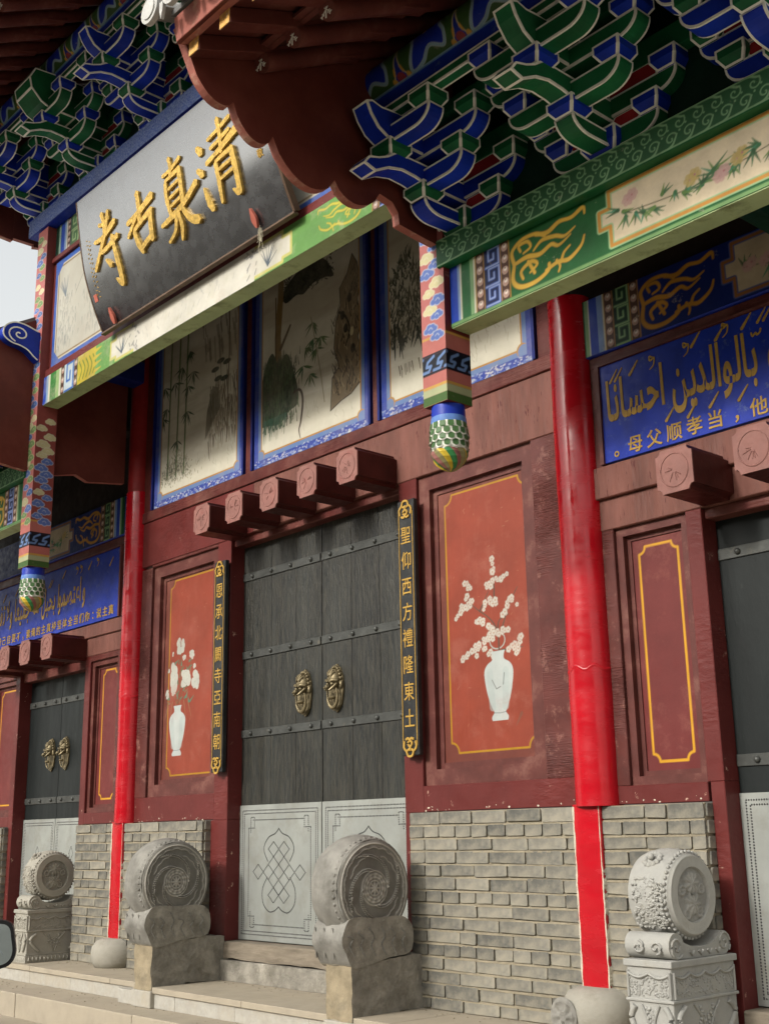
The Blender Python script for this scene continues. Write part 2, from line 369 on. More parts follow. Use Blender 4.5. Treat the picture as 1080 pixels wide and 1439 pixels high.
# ================================================================== setting: street, steps, platform
g = bx(-1500, 1500, -1500, 1500, -0.62, -0.27).build('street', m_street); tag(g, kind='structure')
plat = root('stone_platform', None, None, (-5, -.3, 0), kind='structure')
xx = -14.0; k = 0
while xx < 2.0:                                            # lower tread: long granite slabs
    L = 1.55+rnd.uniform(-.15, .15)
    bx(xx+.002, xx+L-.002, -.75+rnd.uniform(-.002, .002), -.40, -.40, -.118+rnd.uniform(-.0015, .0015)).build('tread_slab', m_tread, plat, bevel=.006, bseg=2)
    xx += L
bx(-14, 2, -.739, -.41, -.6, -.135).build('tread_bed', m_granite, plat)
def edge(xa, xb, ye):
    x = xa
    while x < xb-.05:
        L = min(xb-x, 1.12+rnd.uniform(-.1, .1))
        if xb-x-L < .3: L = xb-x
        bx(x+.0015, x+L-.0015, ye-.012, .35, -.035, rnd.uniform(-.001, .001)).build('platform_slab', m_tread, plat, bevel=.004, bseg=2)
        x += L
    x = xa-.2
    while x < xb:
        L = min(xb-x, .62+rnd.uniform(-.06, .06))
        bx(x+.001, x+L-.001, ye+rnd.uniform(0, .002), ye+.25, -.119, -.036).build('riser_block', m_granite, plat, bevel=.003)
        x += L
edge(-14, -6.985, -.43); edge(-6.985, 2.0, -.515)
bx(-14, 2, -.40, 6, -.6, -.04).build('platform_bed', m_mortar, plat)
q = MB(); r = random.Random(12)                              # grit and crumbs lying on the slabs
for k in range(420):
    x = r.uniform(-10.5, -2.2); u = r.random()
    if u < .45: y, z = -.44-abs(r.gauss(0, .07)) if u < .2 else r.uniform(-.73, -.5), -.118
    else: y, z = -.07-abs(r.gauss(0, .09)), .001
    if z < 0 and y > -.45: continue
    s = r.uniform(.0015, .005); q.ell((x, y, z+s*.3), (s*r.uniform(.8, 1.8), s*r.uniform(.8, 1.5), s*.6), 5, 3)
q.build('grit', m_mortar, plat, kind='stuff')

# ================================================================== brick walls
BZ = [0.0, .062, .128, .193, .258, .323, .388, .454, .519, .584, .650, .715, .781, .846, .912, .984]
ROWS = ['s', 'S', 's', 'S', 'h', 'S', 's', 'S', 'h', 's', 'S', 's', 'S', 'h', 'S']
brick_me = {}
def brick_mesh(L, H, key):
    k = (round(L, 2), round(H, 2), key)
    if k in brick_me: return brick_me[k]
    r = random.Random(hash(k) & 0xffff); m = MB(); j = lambda a: r.uniform(-a, a)
    # front face with two worn corners, 5 mm irregular edges
    hx, hz = L/2, H/2; c = .004
    fr = [(-hx+c+j(.002), 0, -hz+j(.003)), (hx-c+j(.002), 0, -hz+j(.003)), (hx+j(.0015), 0, -hz+c+abs(j(.006))), (hx+j(.0015), 0, hz-c), (hx-c-abs(j(.01)), 0, hz+j(.002)),
          (-hx+c, 0, hz+j(.002)), (-hx+j(.0015), 0, hz-c-abs(j(.007))), (-hx+j(.0015), 0, -hz+c)]
    fr = [(a, b-.0052, d) for a, b, d in fr]
    fi = [(math.copysign(abs(a)-.0010, a), -.0062, math.copysign(abs(d)-.0008, d)) for a, b, d in fr]
    bk = [(a, .06, d) for a, b, d in fr]
    n = 8; m.add(fi+fr+bk, [tuple(range(8))]+[(i, i+n, (i+1) % n+n, (i+1) % n) for i in range(n)]+[(i+n, i+2*n, (i+1) % n+2*n, (i+1) % n+n) for i in range(n)])
    me = m.mesh('brick', m_brick)
    import bmesh
    bm = bmesh.new(); bm.from_mesh(me); bmesh.ops.recalc_face_normals(bm, faces=bm.faces); bm.to_mesh(me); bm.free()
    brick_me[k] = me; return me
def brick_wall(xa, xb, label, gaps=(), endL=False, endR=False, seed=1, group='grey brick piers under the painted panels'):
    t = root('brick_wall', label, 'wall', ((xa+xb)/2, 0, 0), group)
    org = wloc(t); r = random.Random(seed)
    segs = []; a = xa
    for g0, g1 in gaps: segs.append((a, g0)); a = g1
    segs.append((a, xb))
    for s0, s1 in segs: bx(s0+.004, s1-.004, -.0465, .20, 0, .979).build('mortar', m_mortar, t)
    for row, kind in enumerate(ROWS):
        z0, z1 = BZ[row], BZ[row+1]; H = z1-z0-.011; zc = (z0+z1)/2
        if row:
            q = MB(); nj = 60
            for s0, s1 in segs:                             # weathered bed joint: flush below, undercut beneath the course above
                v = []
                for i in range(nj+1):
                    x = s0+.004+(s1-s0-.008)*i/nj; e = r.uniform(-.0016, .0012)
                    v += [(x, -.045, z0-.009), (x, -.0572+e, z0-.0085), (x, -.0566+e, z0-.001+r.uniform(-.001, .001)), (x, -.047, z0+.0045)]
                q.add(v, [(i*4+j, i*4+j+1, (i+1)*4+j+1, (i+1)*4+j) for i in range(nj) for j in range(3)])
            q.build('bed_joint', m_mortar, t)
        for s0, s1 in segs:
            x = s0; first = True
            while x < s1-.02:
                if kind == 'h': L = .118+r.uniform(-.006, .008)
                else: L = .238+r.uniform(-.008, .012)
                if first and kind == 's': L = .12+r.uniform(-.03, .03)
                if r.random() < .08: L = .118
                first = False
                if s1-x-L < .05: L = s1-x
                bl = L-.009
                o = bpy.data.objects.new('brick', brick_mesh(round(bl/.01)*.01 if bl > .06 else bl, H, r.randrange(4))); COL.objects.link(o); o.parent = t
                o.scale = (bl/(round(bl/.01)*.01 if bl > .06 else bl), 1, 1)
                o.location = Vector((x+L/2, -.052+r.uniform(-.0035, .003), zc+r.uniform(-.0015, .0015)))-org
                o.rotation_euler = (r.uniform(-.012, .012), r.uniform(-.006, .006), r.uniform(-.008, .008))
                x += L
        for side, flag in ((xa, endL), (xb, endR)):          # return face at a pier end
            if flag:
                o = bpy.data.objects.new('brick', brick_mesh(.105, H, r.randrange(4))); COL.objects.link(o); o.parent = t
                sgn = 1 if side == xb else -1
                o.location = Vector((side-sgn*.0005, .012, zc))-org; o.rotation_euler = (0, 0, sgn*math.pi/2)
    return t
CW = .077
wl = brick_wall(-8.72, -6.96, 'low grey brick wall either side of the far red column, behind a drum stone', [(-8.062-CW, -8.062+CW)], True, True, 3)
wr = brick_wall(-4.945, -3.075, 'long low grey brick wall either side of the near red column, left of the pale drum stone', [(-3.71-CW, -3.71+CW)], True, True, 5)
wf = brick_wall(-11.6, -10.04, 'low grey brick wall at the far left edge, beyond the left door', [], False, True, 8)
for w_, xc in ((wl, -8.062), (wr, -3.71)):                     # ragged white mortar along the column strip
    r = random.Random(4); m = MB()
    for s_ in (-1, 1):
        z = .18; v = []; a = .003
        while z < .985:
            a = min(.009, max(-.001, a+r.uniform(-.0035, .0035))); v += [(xc+s_*(CW-.006), -.072, z), (xc+s_*(CW+a*.5), -.073-r.uniform(0, .002), z), (xc+s_*(CW+a), -.055, z), (xc+s_*(CW+a+.001), -.044, z)]; z += r.uniform(.004, .012)
        m.add(v, [(i*4+j, i*4+j+1, (i+1)*4+j+1, (i+1)*4+j) for i in range(len(v)//4-1) for j in range(3)])
    m.build('mortar_edge', m_mortarw, w_, kind='stuff')

# ================================================================== columns with base stones
def column(xc, label, z1, xb, wraptop=None, zb=.19, r0=.115):
    t = root('column', label, 'column', (xc, 0, 0), 'round red porch columns')
    n = 40; r = random.Random(int(abs(xc)*10)); prof = []; z = .98
    sh = MB(); v = []; zs = [z+i*.02 for i in range(int(((wraptop or z1)-z)/.02)+1)]
    ph = [r.uniform(0, 6) for _ in range(4)]
    for zz in zs:
        off = .004*math.sin(zz*2.1+ph[0])+.003*math.sin(zz*5.3+ph[1])
        for k in range(n):
            a = 2*math.pi*k/n
            rr = r0+off*.5+.0006*math.sin(zz*27+ph[2]+3*a)*max(0, math.sin(zz*1.9+ph[3]))
            v.append((xc+rr*math.cos(a), rr*math.sin(a), zz))
    sh.add(v, [(j*n+k, j*n+(k+1) % n, (j+1)*n+(k+1) % n, (j+1)*n+k) for j in range(len(zs)-1) for k in range(n)])
    sh.build('shaft', m_column, t, smooth=60)
    for zz in ([2.62, 1.62] if xc > -5 else [2.95, 1.9]):      # overlapping seams of the wrap
        s = MB(); s.lathe([(r0+.0002, zz-.010), (r0+.0022, zz), (r0+.0018, zz+.004), (r0-.001, zz+.008)], xc, 0, 40, fn=lambda p: (p[0], p[1], p[2]+.012*math.sin(3*p[0]*20+p[1]*30))); s.build('wrap_seam', m_column, t, smooth=60)
    if wraptop:
        MB().lathe([(r0-.006, wraptop-.01), (r0-.006, z1)], xc, 0, 32).build('upper_shaft', m_coldull, t, smooth=60)
    st = MB(); m2 = 14                                        # narrow strip of column left showing between the bricks
    x0, x1 = xb-CW-.004, xb+CW+.004; v = []
    zz = [zb+i*.03 for i in range(int((.985-zb)/.03)+2)]
    for z in zz:
        for i in range(m2+1):
            u = i/m2; x = x0+(x1-x0)*u; d = (u-.5)*2
            v.append((x, -.070-.010*(1-d*d)+.0012*math.sin(z*47+u*5), min(z, .99)))
    st.add(v, [(j*(m2+1)+k, j*(m2+1)+k+1, (j+1)*(m2+1)+k+1, (j+1)*(m2+1)+k) for j in range(len(zz)-1) for k in range(m2)])
    st.add([(x0, 0, zb), (x0, -.070, zb), (x0, -.070, .99), (x0, 0, .99), (x1, 0, zb), (x1, -.070, zb), (x1, -.070, .99), (x1, 0, .99)], [(0, 1, 2, 3), (4, 7, 6, 5)])
    st.build('lower_strip', m_column, t, smooth=40)
    b = MB(); b.lathe([(.12, -.01), (.155, .0), (.175, .04), (.182, .09), (.176, .135), (.15, .172), (.105, .19), (.0, .192)], xb+.0, -.035, 36)
    bs = b.build('base_stone', m_stonelf, t, smooth=50)
    if xc > -5:
        q = MB(); cc = Vector((xb-.075, -.214, .075))
        nn = 36; v = []; rr_ = [0, .02, .028, .04, .052, .064, .072, .082]
        for rad in rr_:
            for k in range(nn):
                a = 2*math.pi*k/nn; h = .006*math.cos(6*a)*(rad > .02)*(rad < .07)+(.006 if rad in (.064, .02) else 0)
                v.append((cc.x+rad*math.cos(a)*.93, cc.y-h-.004+.03*(rad/.08)**2*0+.10*(rad*math.cos(a)-.0)*-.2, cc.z+rad*math.sin(a)))
        q.add(v, [(j*nn+k, j*nn+(k+1) % nn, (j+1)*nn+(k+1) % nn, (j+1)*nn+k) for j in range(len(rr_)-1) for k in range(nn)])
        q.build('rosette', m_stone, bs, smooth=50)
    return t
column(-8.05, 'far red column on a rounded stone base, duller red above the wrap', 4.62, -8.062, 3.49, r0=.095)
column(-3.682, 'near tall glossy red column rising to the green beam', 3.55, -3.71, None)
colr = column(-1.12, 'red column beyond the right door', 3.55, -1.12, None)

# ================================================================== wooden wall infill above the bricks
def onY(y): return lambda a, b, t: (a, y+t, b)
def frame_boards(t, xa, xb, za, zb_, y0, w, mat, depth=.03, name='frame_board'):
    """four mitred boards round a recess"""
    P = [(xa, za), (xb, za), (xb, zb_), (xa, zb_)]; Q = [(xa+w, za+w), (xb-w, za+w), (xb-w, zb_-w), (xa+w, zb_-w)]
    for i in range(4):
        j = (i+1) % 4
        MB().prism([P[i], P[j], Q[j], Q[i]], onY(y0), 0, depth).build(name, mat, t, bevel=.003)
def notch_rect(xa, xb, za, zb_, c, n=5):
    """rectangle whose corners are bitten in by quarter circles, CCW"""
    out = []
    for cx, cz, a0 in ((xa, za, 90), (xb, za, 180), (xb, zb_, 270), (xa, zb_, 0)):
        for k in range(n+1):
            a = R(a0-90*k/n); out.append((cx+c*math.cos(a), cz+c*math.sin(a)))
    return out
def blossom(cv, x, y, r, col=(236, 228, 214), ctr=(205, 150, 120)):
    for q_, c_ in ((.62, (196, 160, 142)), (.50, col)):
        for k in range(5):
            a = 2*math.pi*k/5+x*40; cv.ell(x+.58*r*math.cos(a), y+.58*r*math.sin(a), r*q_, r*q_, c_)
    cv.ell(x, y, r*.25, r*.25, ctr)
def vase(cv, x, z0, z1, w, ring):
    h = z1-z0; P = [(.27, 0), (.29, .05), (.22, .10), (.2, .12), (.30, .22), (.42, .40), (.5, .62), (.49, .74), (.38, .82), (.22, .87), (.20, .93), (.25, 1.)]
    L = [(x-p*w, z0+q*h) for p, q in P]; Rr = [(x+p*w, z0+q*h) for p, q in P]
    cv.poly(catmull(L, 5)[::-1]+catmull(Rr, 5), (226, 234, 230))
    for dx in (-.25, .2): cv.stroke([(x+dx*w, z0+.2*h), (x+dx*w*1.25, z0+.7*h)], w*.22, (206, 220, 216), .5)
    cv.stroke([(x-.21*w, z0+.115*h), (x, z0+.105*h), (x+.22*w, z0+.115*h)], .003, (120, 135, 140))
    return cv
def wall_panel(xa, xb, za, zb_, art, label, rails=True):
    t = root('wall_panel', label, 'panel', ((xa+xb)/2, 0, za), 'recessed painted panels in the red wall')
    w1, w2 = (.085, .11) if art else (.040, .055)
    frame_boards(t, xa, xb, za, zb_, .022, w1, m_redin, .03, 'inner_moulding')
    frame_boards(t, xa+.008, xb-.008, za+.008, zb_-.008, .0525, w2, m_redin, .02, 'back_moulding')
    w = xb-xa-2*w1; h = zb_-za-2*w1
    cv = Cv(w, h, .003 if art else .0045, (140, 76, 64) if art else (112, 50, 48), xa+w1, za+w1)
    cv.noise(.25, .10, None, 3, 1.5, .4)
    gx0, gx1, gz0, gz1 = art_box[art]
    if art:
        cv.poly(notch_rect(gx0, gx1, gz0, gz1, .055), (178, 82, 60)); rr = random.Random(5)
        for k in range(5): cv.rect(gx0+.1*k+.03, gz0+.07, gx0+.1*k+.034, gz1-.07, (190, 100, 78), .35)
        for k in range(26):
            x = rr.uniform(gx0+.05, gx1-.05); z = rr.uniform(gz0+.05, gz1-.05); a = rr.uniform(0, 3); l = rr.uniform(.005, .02)
            cv.stroke([(x, z), (x+l*math.cos(a), z+l*math.sin(a))], .0035, (205, 140, 115), .6)
    cv.stroke(notch_rect(gx0, gx1, gz0, gz1, .055 if art else .035), .011 if art else .012, (214, 158, 40), closed=True)
    rr = random.Random(11)
    if art == 'plum':
        # near panel: white plum blossom in a pale vase
        vx = -4.35
        ringp = [(vx+.055*math.cos(a), 1.855+.045*math.sin(a)) for a in [k*.4 for k in range(17)]]
        cv.stroke(ringp, .007, (205, 212, 204))
        brs = [[(-4.34, 1.80), (-4.345, 1.90), (-4.40, 1.98), (-4.50, 2.05), (-4.56, 2.11)], [(-4.345, 1.9), (-4.33, 1.96), (-4.26, 1.985)], [(-4.36, 2.1), (-4.355, 2.22)],
               [(-4.36, 1.90), (-4.47, 1.87), (-4.56, 1.79)], [(-4.33, 1.88), (-4.25, 2.04), (-4.19, 2.12)], [(-4.32, 1.80), (-4.22, 1.80), (-4.17, 1.80)], [(-4.47, 2.03), (-4.40, 2.13)]]
        for b in brs: cv.stroke(b, [.011, .004], (110, 92, 78), sm=5)
        cl = [[(-4.365, 2.30), (-4.36, 2.24), (-4.345, 2.20), (-4.37, 2.18)], [(-4.42, 2.17), (-4.39, 2.155), (-4.30, 2.19), (-4.27, 2.21)],
              [(-4.565, 2.21), (-4.55, 2.16), (-4.56, 2.10), (-4.58, 2.06)], [(-4.665, 2.02), (-4.63, 2.05), (-4.60, 2.07), (-4.54, 2.06), (-4.53, 2.09)],
              [(-4.46, 2.0), (-4.43, 2.05), (-4.40, 2.08), (-4.37, 2.05), (-4.34, 2.07)], [(-4.51, 1.97), (-4.46, 1.98), (-4.44, 1.95), (-4.40, 1.93)],
              [(-4.43, 1.88), (-4.39, 1.90), (-4.36, 1.91), (-4.33, 1.88), (-4.30, 1.91), (-4.27, 1.90)], [(-4.30, 1.98), (-4.27, 2.02), (-4.26, 2.06), (-4.21, 2.03)],
              [(-4.61, 1.78), (-4.57, 1.80), (-4.53, 1.83), (-4.49, 1.84), (-4.52, 1.79)], [(-4.44, 1.82), (-4.41, 1.80), (-4.40, 1.78)],
              [(-4.26, 1.80), (-4.24, 1.83), (-4.21, 1.78), (-4.19, 1.82), (-4.175, 1.86)], [(-4.41, 1.86), (-4.37, 1.87)], [(-4.47, 1.86), (-4.45, 1.87)]]
        for c in cl:
            for q, (x, z) in enumerate(catmull(c, 4)):
                if q % 2 == 0 or rr.random() < .35: blossom(cv, x+rr.uniform(-.016, .016), z+rr.uniform(-.012, .012), rr.uniform(.011, .018))
        vase(cv, vx, 1.435, 1.80, .205, ringp)
        cv.stroke([(-4.40, 1.65), (-4.37, 1.60), (-4.34, 1.61)], .004, (120, 120, 118)); cv.stroke([(-4.31, 1.68), (-4.32, 1.62)], .004, (90, 95, 95))
        cv.stroke([(-4.24, 1.40), (-4.20, 1.46)], [.004, .02], (150, 100, 82), .7)
    elif art == 'peony':
        vx = -7.50
        for k in range(34):
            x = -7.50+rr.uniform(-.14, .16); z = rr.uniform(1.80, 2.10); a = rr.uniform(.3, 2.8); l = rr.uniform(.03, .07)
            cv.stroke([(x, z), (x+l*math.cos(a), z+l*math.sin(a)*.8)], [.016, .003], rr.choice([(110, 150, 125), (120, 130, 100), (96, 160, 135), (150, 130, 100)]))
        for b in ([(-7.5, 1.8), (-7.47, 2.0), (-7.48, 2.2)], [(-7.5, 1.8), (-7.40, 1.95), (-7.33, 2.10)], [(-7.5, 1.8), (-7.6, 1.9), (-7.66, 1.85)], [(-7.6, 2.12), (-7.66, 2.02), (-7.68, 1.97)]):
            cv.stroke(b, .007, (140, 110, 80), sm=5)
        for x, z, w_, h_ in ((-7.48, 2.22, .055, .08), (-7.56, 2.0, .07, .12), (-7.40, 1.98, .075, .085), (-7.27, 1.95, .06, .085), (-7.33, 2.14, .036, .04), (-7.64, 1.88, .03, .035), (-7.43, 2.13, .025, .025), (-7.56, 1.88, .03, .018), (-7.29, 2.05, .017, .025), (-7.63, 2.05, .015, .018), (-7.58, 2.17, .013, .02)):
            for k in range(16):
                a = rr.uniform(0, 6.28); q = rr.uniform(.2, .75); cv.ell(x+w_*q*math.cos(a), z+h_*q*math.sin(a), w_*.36, h_*.30, (226, 226, 214))
            for k in range(7):
                a = rr.uniform(0, 6.28); q = rr.uniform(.1, .6); cv.stroke([(x+w_*q*math.cos(a), z+h_*q*math.sin(a)), (x+w_*q*math.cos(a+.5), z+h_*q*math.sin(a+.5))], .003, (170, 180, 172), .7)
        for k in range(6):
            x = -7.62+k*.05; cv.stroke([(x, 1.82), (x+(k-2.5)*.02, 1.70)], [.008, .003], (175, 150, 110), .8)
        vase(cv, vx, 1.435, 1.79, .21, None)
    cv.build('painted_board', onwall(.060), m_orange, t, gain=.46 if art else .75)
    return t
art_box = {'plum': (-4.715, -4.10, 1.285, 2.725), 'peony': (-7.63, -7.005, 1.30, 2.715), '': None}
wall_panel(-7.81, -6.925, 1.155, 2.848, 'peony', 'orange panel painted with white peonies in a vase, left of the big door')
wall_panel(-4.885, -4.0, 1.12, 2.866, 'plum', 'orange panel painted with white plum blossom in a vase, right of the big door')
art_box[''] = (-3.40, -3.18, 1.17, 2.18); wall_panel(-3.50, -3.085, 1.067, 2.282, '', 'plain dark red panel with a thin gold outline, right of the near column')
art_box[''] = (-8.60, -8.38, 1.17, 2.16); wall_panel(-8.715, -8.28, 1.067, 2.24, '', 'plain dark red panel with a thin gold outline, left of the far column')
art_box[''] = (-10.45, -10.13, 1.17, 2.16); wall_panel(-10.55, -10.055, 1.067, 2.24, '', 'plain red panel with a gold outline at the left edge of the view')

def wooden_wall(name_label, boards, cat='wall', loc=(0, 0, 0)):
    t = root('wooden_wall', name_label, cat, loc, 'red board walls between the columns')
    for b in boards:
        x0, x1, z0, z1, y0, y1, mat, nm = b
        bx(x0, x1, y0, y1, z0, z1).build(nm, mat, t, bevel=.003)
    return t
W = wooden_wall('faded red board wall and posts between the near column and the big door', [
    (-5.035, -4.885, .98, 2.868, 0, .14, m_jamb, 'door_post'), (-5.035, -4.940, .23, .98, 0, .14, m_jamb, 'post_foot'),
    (-4.885, -3.70, .984, 1.12, 0, .08, m_jamb, 'bottom_rail'), (-4.0, -3.70, 1.12, 2.868, 0, .08, m_corner, 'corner_board')], loc=(-4.5, 0, .98))
W = wooden_wall('red board wall and posts between the far column and the big door', [
    (-6.925, -6.765, .98, 2.868, 0, .14, m_jamb, 'door_post'), (-6.955, -6.765, .23, .98, 0, .14, m_jamb, 'post_foot'),
    (-8.09, -6.925, .984, 1.155, 0, .08, m_jamb, 'bottom_rail'), (-8.09, -7.81, 1.155, 2.85, 0, .08, m_corner, 'corner_board'), (-7.81, -6.925, 2.848, 2.868, 0, .08, m_red, 'top_fillet')], loc=(-7.4, 0, .98))
W = wooden_wall('dark red posts and rails right of the near column, beside the right door', [
    (-3.085, -3.0, 1.067, 2.284, 0, .14, m_jamb, 'door_post'), (-3.07, -3.0, .0, 1.067, -.001, .14, m_jamb, 'post_foot'),
    (-3.70, -3.085, .984, 1.067, 0, .08, m_jamb, 'bottom_rail'), (-3.70, -3.50, 1.067, 2.284, 0, .08, m_corner, 'corner_board')], loc=(-3.3, 0, .98))
W = wooden_wall('dark red posts and rails left of the far column, beside the left door', [
    (-8.80, -8.715, .984, 2.284, 0, .14, m_jamb, 'door_post'), (-8.80, -8.725, .0, .984, -.001, .14, m_jamb, 'post_foot'),
    (-8.715, -8.09, .984, 1.067, 0, .08, m_jamb, 'bottom_rail'), (-8.28, -8.09, 1.067, 2.284, 0, .08, m_corner, 'corner_board'), (-8.715, -8.28, 2.24, 2.284, 0, .08, m_red, 'top_fillet')], loc=(-8.4, 0, .98))
W = wooden_wall('red posts and boards at the left edge of the view, beyond the left door', [
    (-10.055, -9.975, .0, 2.284, 0, .14, m_jamb, 'door_post'), (-11.6, -10.055, .984, 1.067, 0, .08, m_jamb, 'bottom_rail'),
    (-11.6, -10.55, 1.067, 2.284, 0, .08, m_corner, 'corner_board'), (-10.55, -10.055, 2.24, 2.284, 0, .08, m_red, 'top_fillet')], loc=(-10.5, 0, .98))

for x0, x1, nm in ((-4.88, -3.80, 'bottom rail right of the big door'), (-3.56, -3.09, 'bottom rail beside the right door'), (-7.9, -6.97, 'bottom rail left of the big door')):
    q = MB(); r = random.Random(int(x0*10))
    for k in range(int((x1-x0)*16)):
        x = r.choice([x0+abs(r.gauss(0, .12)), x1-abs(r.gauss(0, .15)), r.uniform(x0, x1)]); z = .986+abs(r.gauss(0, .010)) if r.random() < .9 else r.uniform(.99, 1.06); s = r.uniform(.0015, .0045)*(1 if z > 1.01 else 1.6); n = 6
        q.add([(x+s*r.uniform(.5, 1.3)*math.cos(a), -.0006-.0001*(k % 5), z+s*r.uniform(.4, 1)*math.sin(a)) for a in [2*math.pi*i/n for i in range(n)]], [tuple(range(n))])
    o = q.build('flaked_paint', m_mortarw, W, kind='stuff')
# lintels with projecting door pegs
def peg(t, x, z, y1=0.0):
    s = .094; c = .026
    P = []
    for cx, cz, a0 in ((-s, -s, 90), (s, -s, 180), (s, s, 270), (-s, s, 0)):      # square with scooped corners
        for k in range(4):
            a = R(a0-90*k/3); P.append((x+cx+c*math.cos(a)*(1 if 1 else 0), z+cz*1.06+c*math.sin(a)))
    b = MB(); b.prism(P, lambda a, b_, t_: (a, t_, b_), -.305, y1, 0, 0)
    p = b.build('door_peg', m_pegside, t)
    P2 = [(x+(a-x)*1.0, z+(b_-z)*1.0) for a, b_ in P]
    f = MB(); f.prism(P2, lambda a, b_, t_: (a, t_, b_), -.313, -.3055); f.build('peg_face', m_pegface, p, bevel=.002)
    rg = MB(); n = 32
    rg.tube([(x+.071*math.cos(2*math.pi*k/n), -.3135, z+.076*math.sin(2*math.pi*k/n)) for k in range(n+1)], .0032, 5)
    r = random.Random(int(x*100))
    for k in range(7):
        a = r.uniform(0, 6.28); rg.tube([(x+.012*math.cos(a), -.314, z+.012*math.sin(a)), (x+r.uniform(.03, .055)*math.cos(a), -.314, z+r.uniform(.03, .055)*math.sin(a+.15))], .0022, 4)
    rg.build('carved_ring', m_pegface, p, smooth=60)
    return p
def lintel(label, x0, x1, z0, z1, pegs, zp, boards, xc):
    t = root('door_lintel', label, 'lintel', (xc, 0, z0), 'red lintels over the doors')
    for b in boards: bx(b[0], b[1], b[4], b[5], b[2], b[3]).build(b[7], b[6], t, bevel=.004)
    for x in pegs: peg(t, x, zp, .0)
    return t
lintel('broad faded red lintel over the big middle door with five square pegs', 0, 0, 2.87, 3.3, [-6.665, -6.285, -5.90, -5.515, -5.135], 2.945,
       [(-8.09, -6.502, 2.869, 3.215, -.004, .10, m_jamb, 'main_board'), (-6.50, -3.70, 2.869, 3.215, -.004, .10, m_redpale, 'main_board'), (-8.09, -3.70, 3.2155, 3.298, -.018, .10, m_red, 'top_rail'), (-6.765, -5.035, 2.815, 2.8685, .03, .14, m_red, 'door_head')], -5.9)
lintel('faded red lintel over the right door, under the near blue sign', 0, 0, 2.284, 2.6, [-2.91, -2.52, -2.13, -1.74], 2.385,
       [(-3.70, -1.12, 2.2845, 2.44, -.004, .10, m_redpale, 'lower_board'), (-3.70, -1.12, 2.4405, 2.60, -.030, .10, m_redpale, 'upper_board'), (-3.0, -1.82, 2.235, 2.284, .03, .14, m_red, 'door_head')], -2.4)
lintel('faded red lintel over the left door, under the far blue sign', 0, 0, 2.284, 2.55, [-8.87, -9.255, -9.64, -10.025], 2.355,
       [(-11.6, -8.09, 2.2845, 2.43, -.004, .10, m_redpale, 'lower_board'), (-11.6, -8.09, 2.4305, 2.535, -.022, .10, m_redpale, 'upper_board'), (-9.975, -8.80, 2.20, 2.284, .03, .14, m_red, 'door_head')], -9.4)

# ================================================================== doors
def ridge_dot(mb, x, z, y, r=.0050):
    v = [(x+r*math.cos(a), y, z+r*math.sin(a)) for a in (0, 1.26, 2.51, 3.77, 5.03)]+[(x, y-.004, z)]
    mb.add(v, [(0, 5, 1), (1, 5, 2), (2, 5, 3), (3, 5, 4), (4, 5, 0)])
def dotline(mb, pts, y, sp=.0125, closed=False):
    if closed: pts = list(pts)+[pts[0]]
    c = 0.
    for (x1, z1), (x2, z2) in zip(pts[:-1], pts[1:]):
        L = math.hypot(x2-x1, z2-z1); d = c
        while d < L:
            ridge_dot(mb, x1+(x2-x1)*d/L, z1+(z2-z1)*d/L, y); d += sp
        c = d-L
def knocker(t, x, z, y, big=True, sc_=1.0):
    s = sc_
    k = MB(); n = 26; P = []
    for i in range(n):
        a = 2*math.pi*i/n; w = 1+(.05*math.cos(a*9) if math.sin(a) < -.2 else .03*math.cos(a*13))
        P.append((x+.070*s*w*math.cos(a), z+.145*s*w*math.sin(a)))
    k.prism(P, lambda a, b, t_: (a, y-t_, b), .012*s, 0)
    for i in range(15):                                       # beaded mane round the upper rim
        a = R(-15+210*i/14); k.ell((x+.056*s*math.cos(a), y-.018*s, z+.03*s+.098*s*math.sin(a)), (.011*s, .012*s, .011*s), 7, 5)
    k.ell((x, y-.022*s, z+.055*s), (.050*s, .040*s, .060*s), 14, 9)           # skull
    for q in range(5):                                        # hair ridges
        a = R(40+25*q); k.tube([(x+.012*s*math.cos(a), y-.060*s, z+.062*s+.01*s*math.sin(a)), (x+.04*s*math.cos(a), y-.050*s, z+.068*s+.045*s*math.sin(a))], [.009*s, .005*s], 6)
    for sx in (-1, 1):
        k.tube([(x+.004*s*sx, y-.066*s, z+.034*s), (x+.028*s*sx, y-.063*s, z+.044*s), (x+.05*s*sx, y-.040*s, z+.040*s)], [.008*s, .011*s, .006*s], 7)   # brow
        k.ell((x+.021*s*sx, y-.060*s, z+.020*s), (.012*s, .010*s, .010*s), 8, 6)    # eye
        k.ell((x+.060*s*sx, y-.016*s, z+.015*s), (.012*s, .014*s, .026*s), 8, 6)    # ear
        k.tube([(x+.016*s*sx, y-.078*s, z-.020*s), (x+.034*s*sx, y-.066*s, z-.004*s), (x+.046*s*sx, y-.044*s, z+.022*s)], [.006*s, .008*s, .005*s], 7)  # lip
    k.ell((x, y-.078*s, z+.002*s), (.020*s, .020*s, .015*s), 10, 7); k.ell((x-.010*s, y-.092*s, z-.004*s), (.008*s, .008*s, .008*s), 6, 5); k.ell((x+.010*s, y-.092*s, z-.004*s), (.008*s, .008*s, .008*s), 6, 5)
    k.ell((x, y-.045*s, z-.062*s), (.030*s, .022*s, .012*s), 10, 6)           # jaw
    o = k.build('knocker', m_brass, t, smooth=50)
    rg = MB(); pts = []; w = .048*s if big else .040*s; h = .085*s
    for i in range(25):
        a = R(150+240*i/24); pts.append((x+w*math.cos(a)*1.0, y-.040*s-.006*math.sin(a), z-.045*s+h*math.sin(a)*.9))
    rg.tube(pts, [(.0065+.006*max(0, -math.sin(R(150+240*i/24))))*s if big else .0045 for i in range(25)], 8)
    rg.build('ring', m_brass, o, smooth=60)
    return o
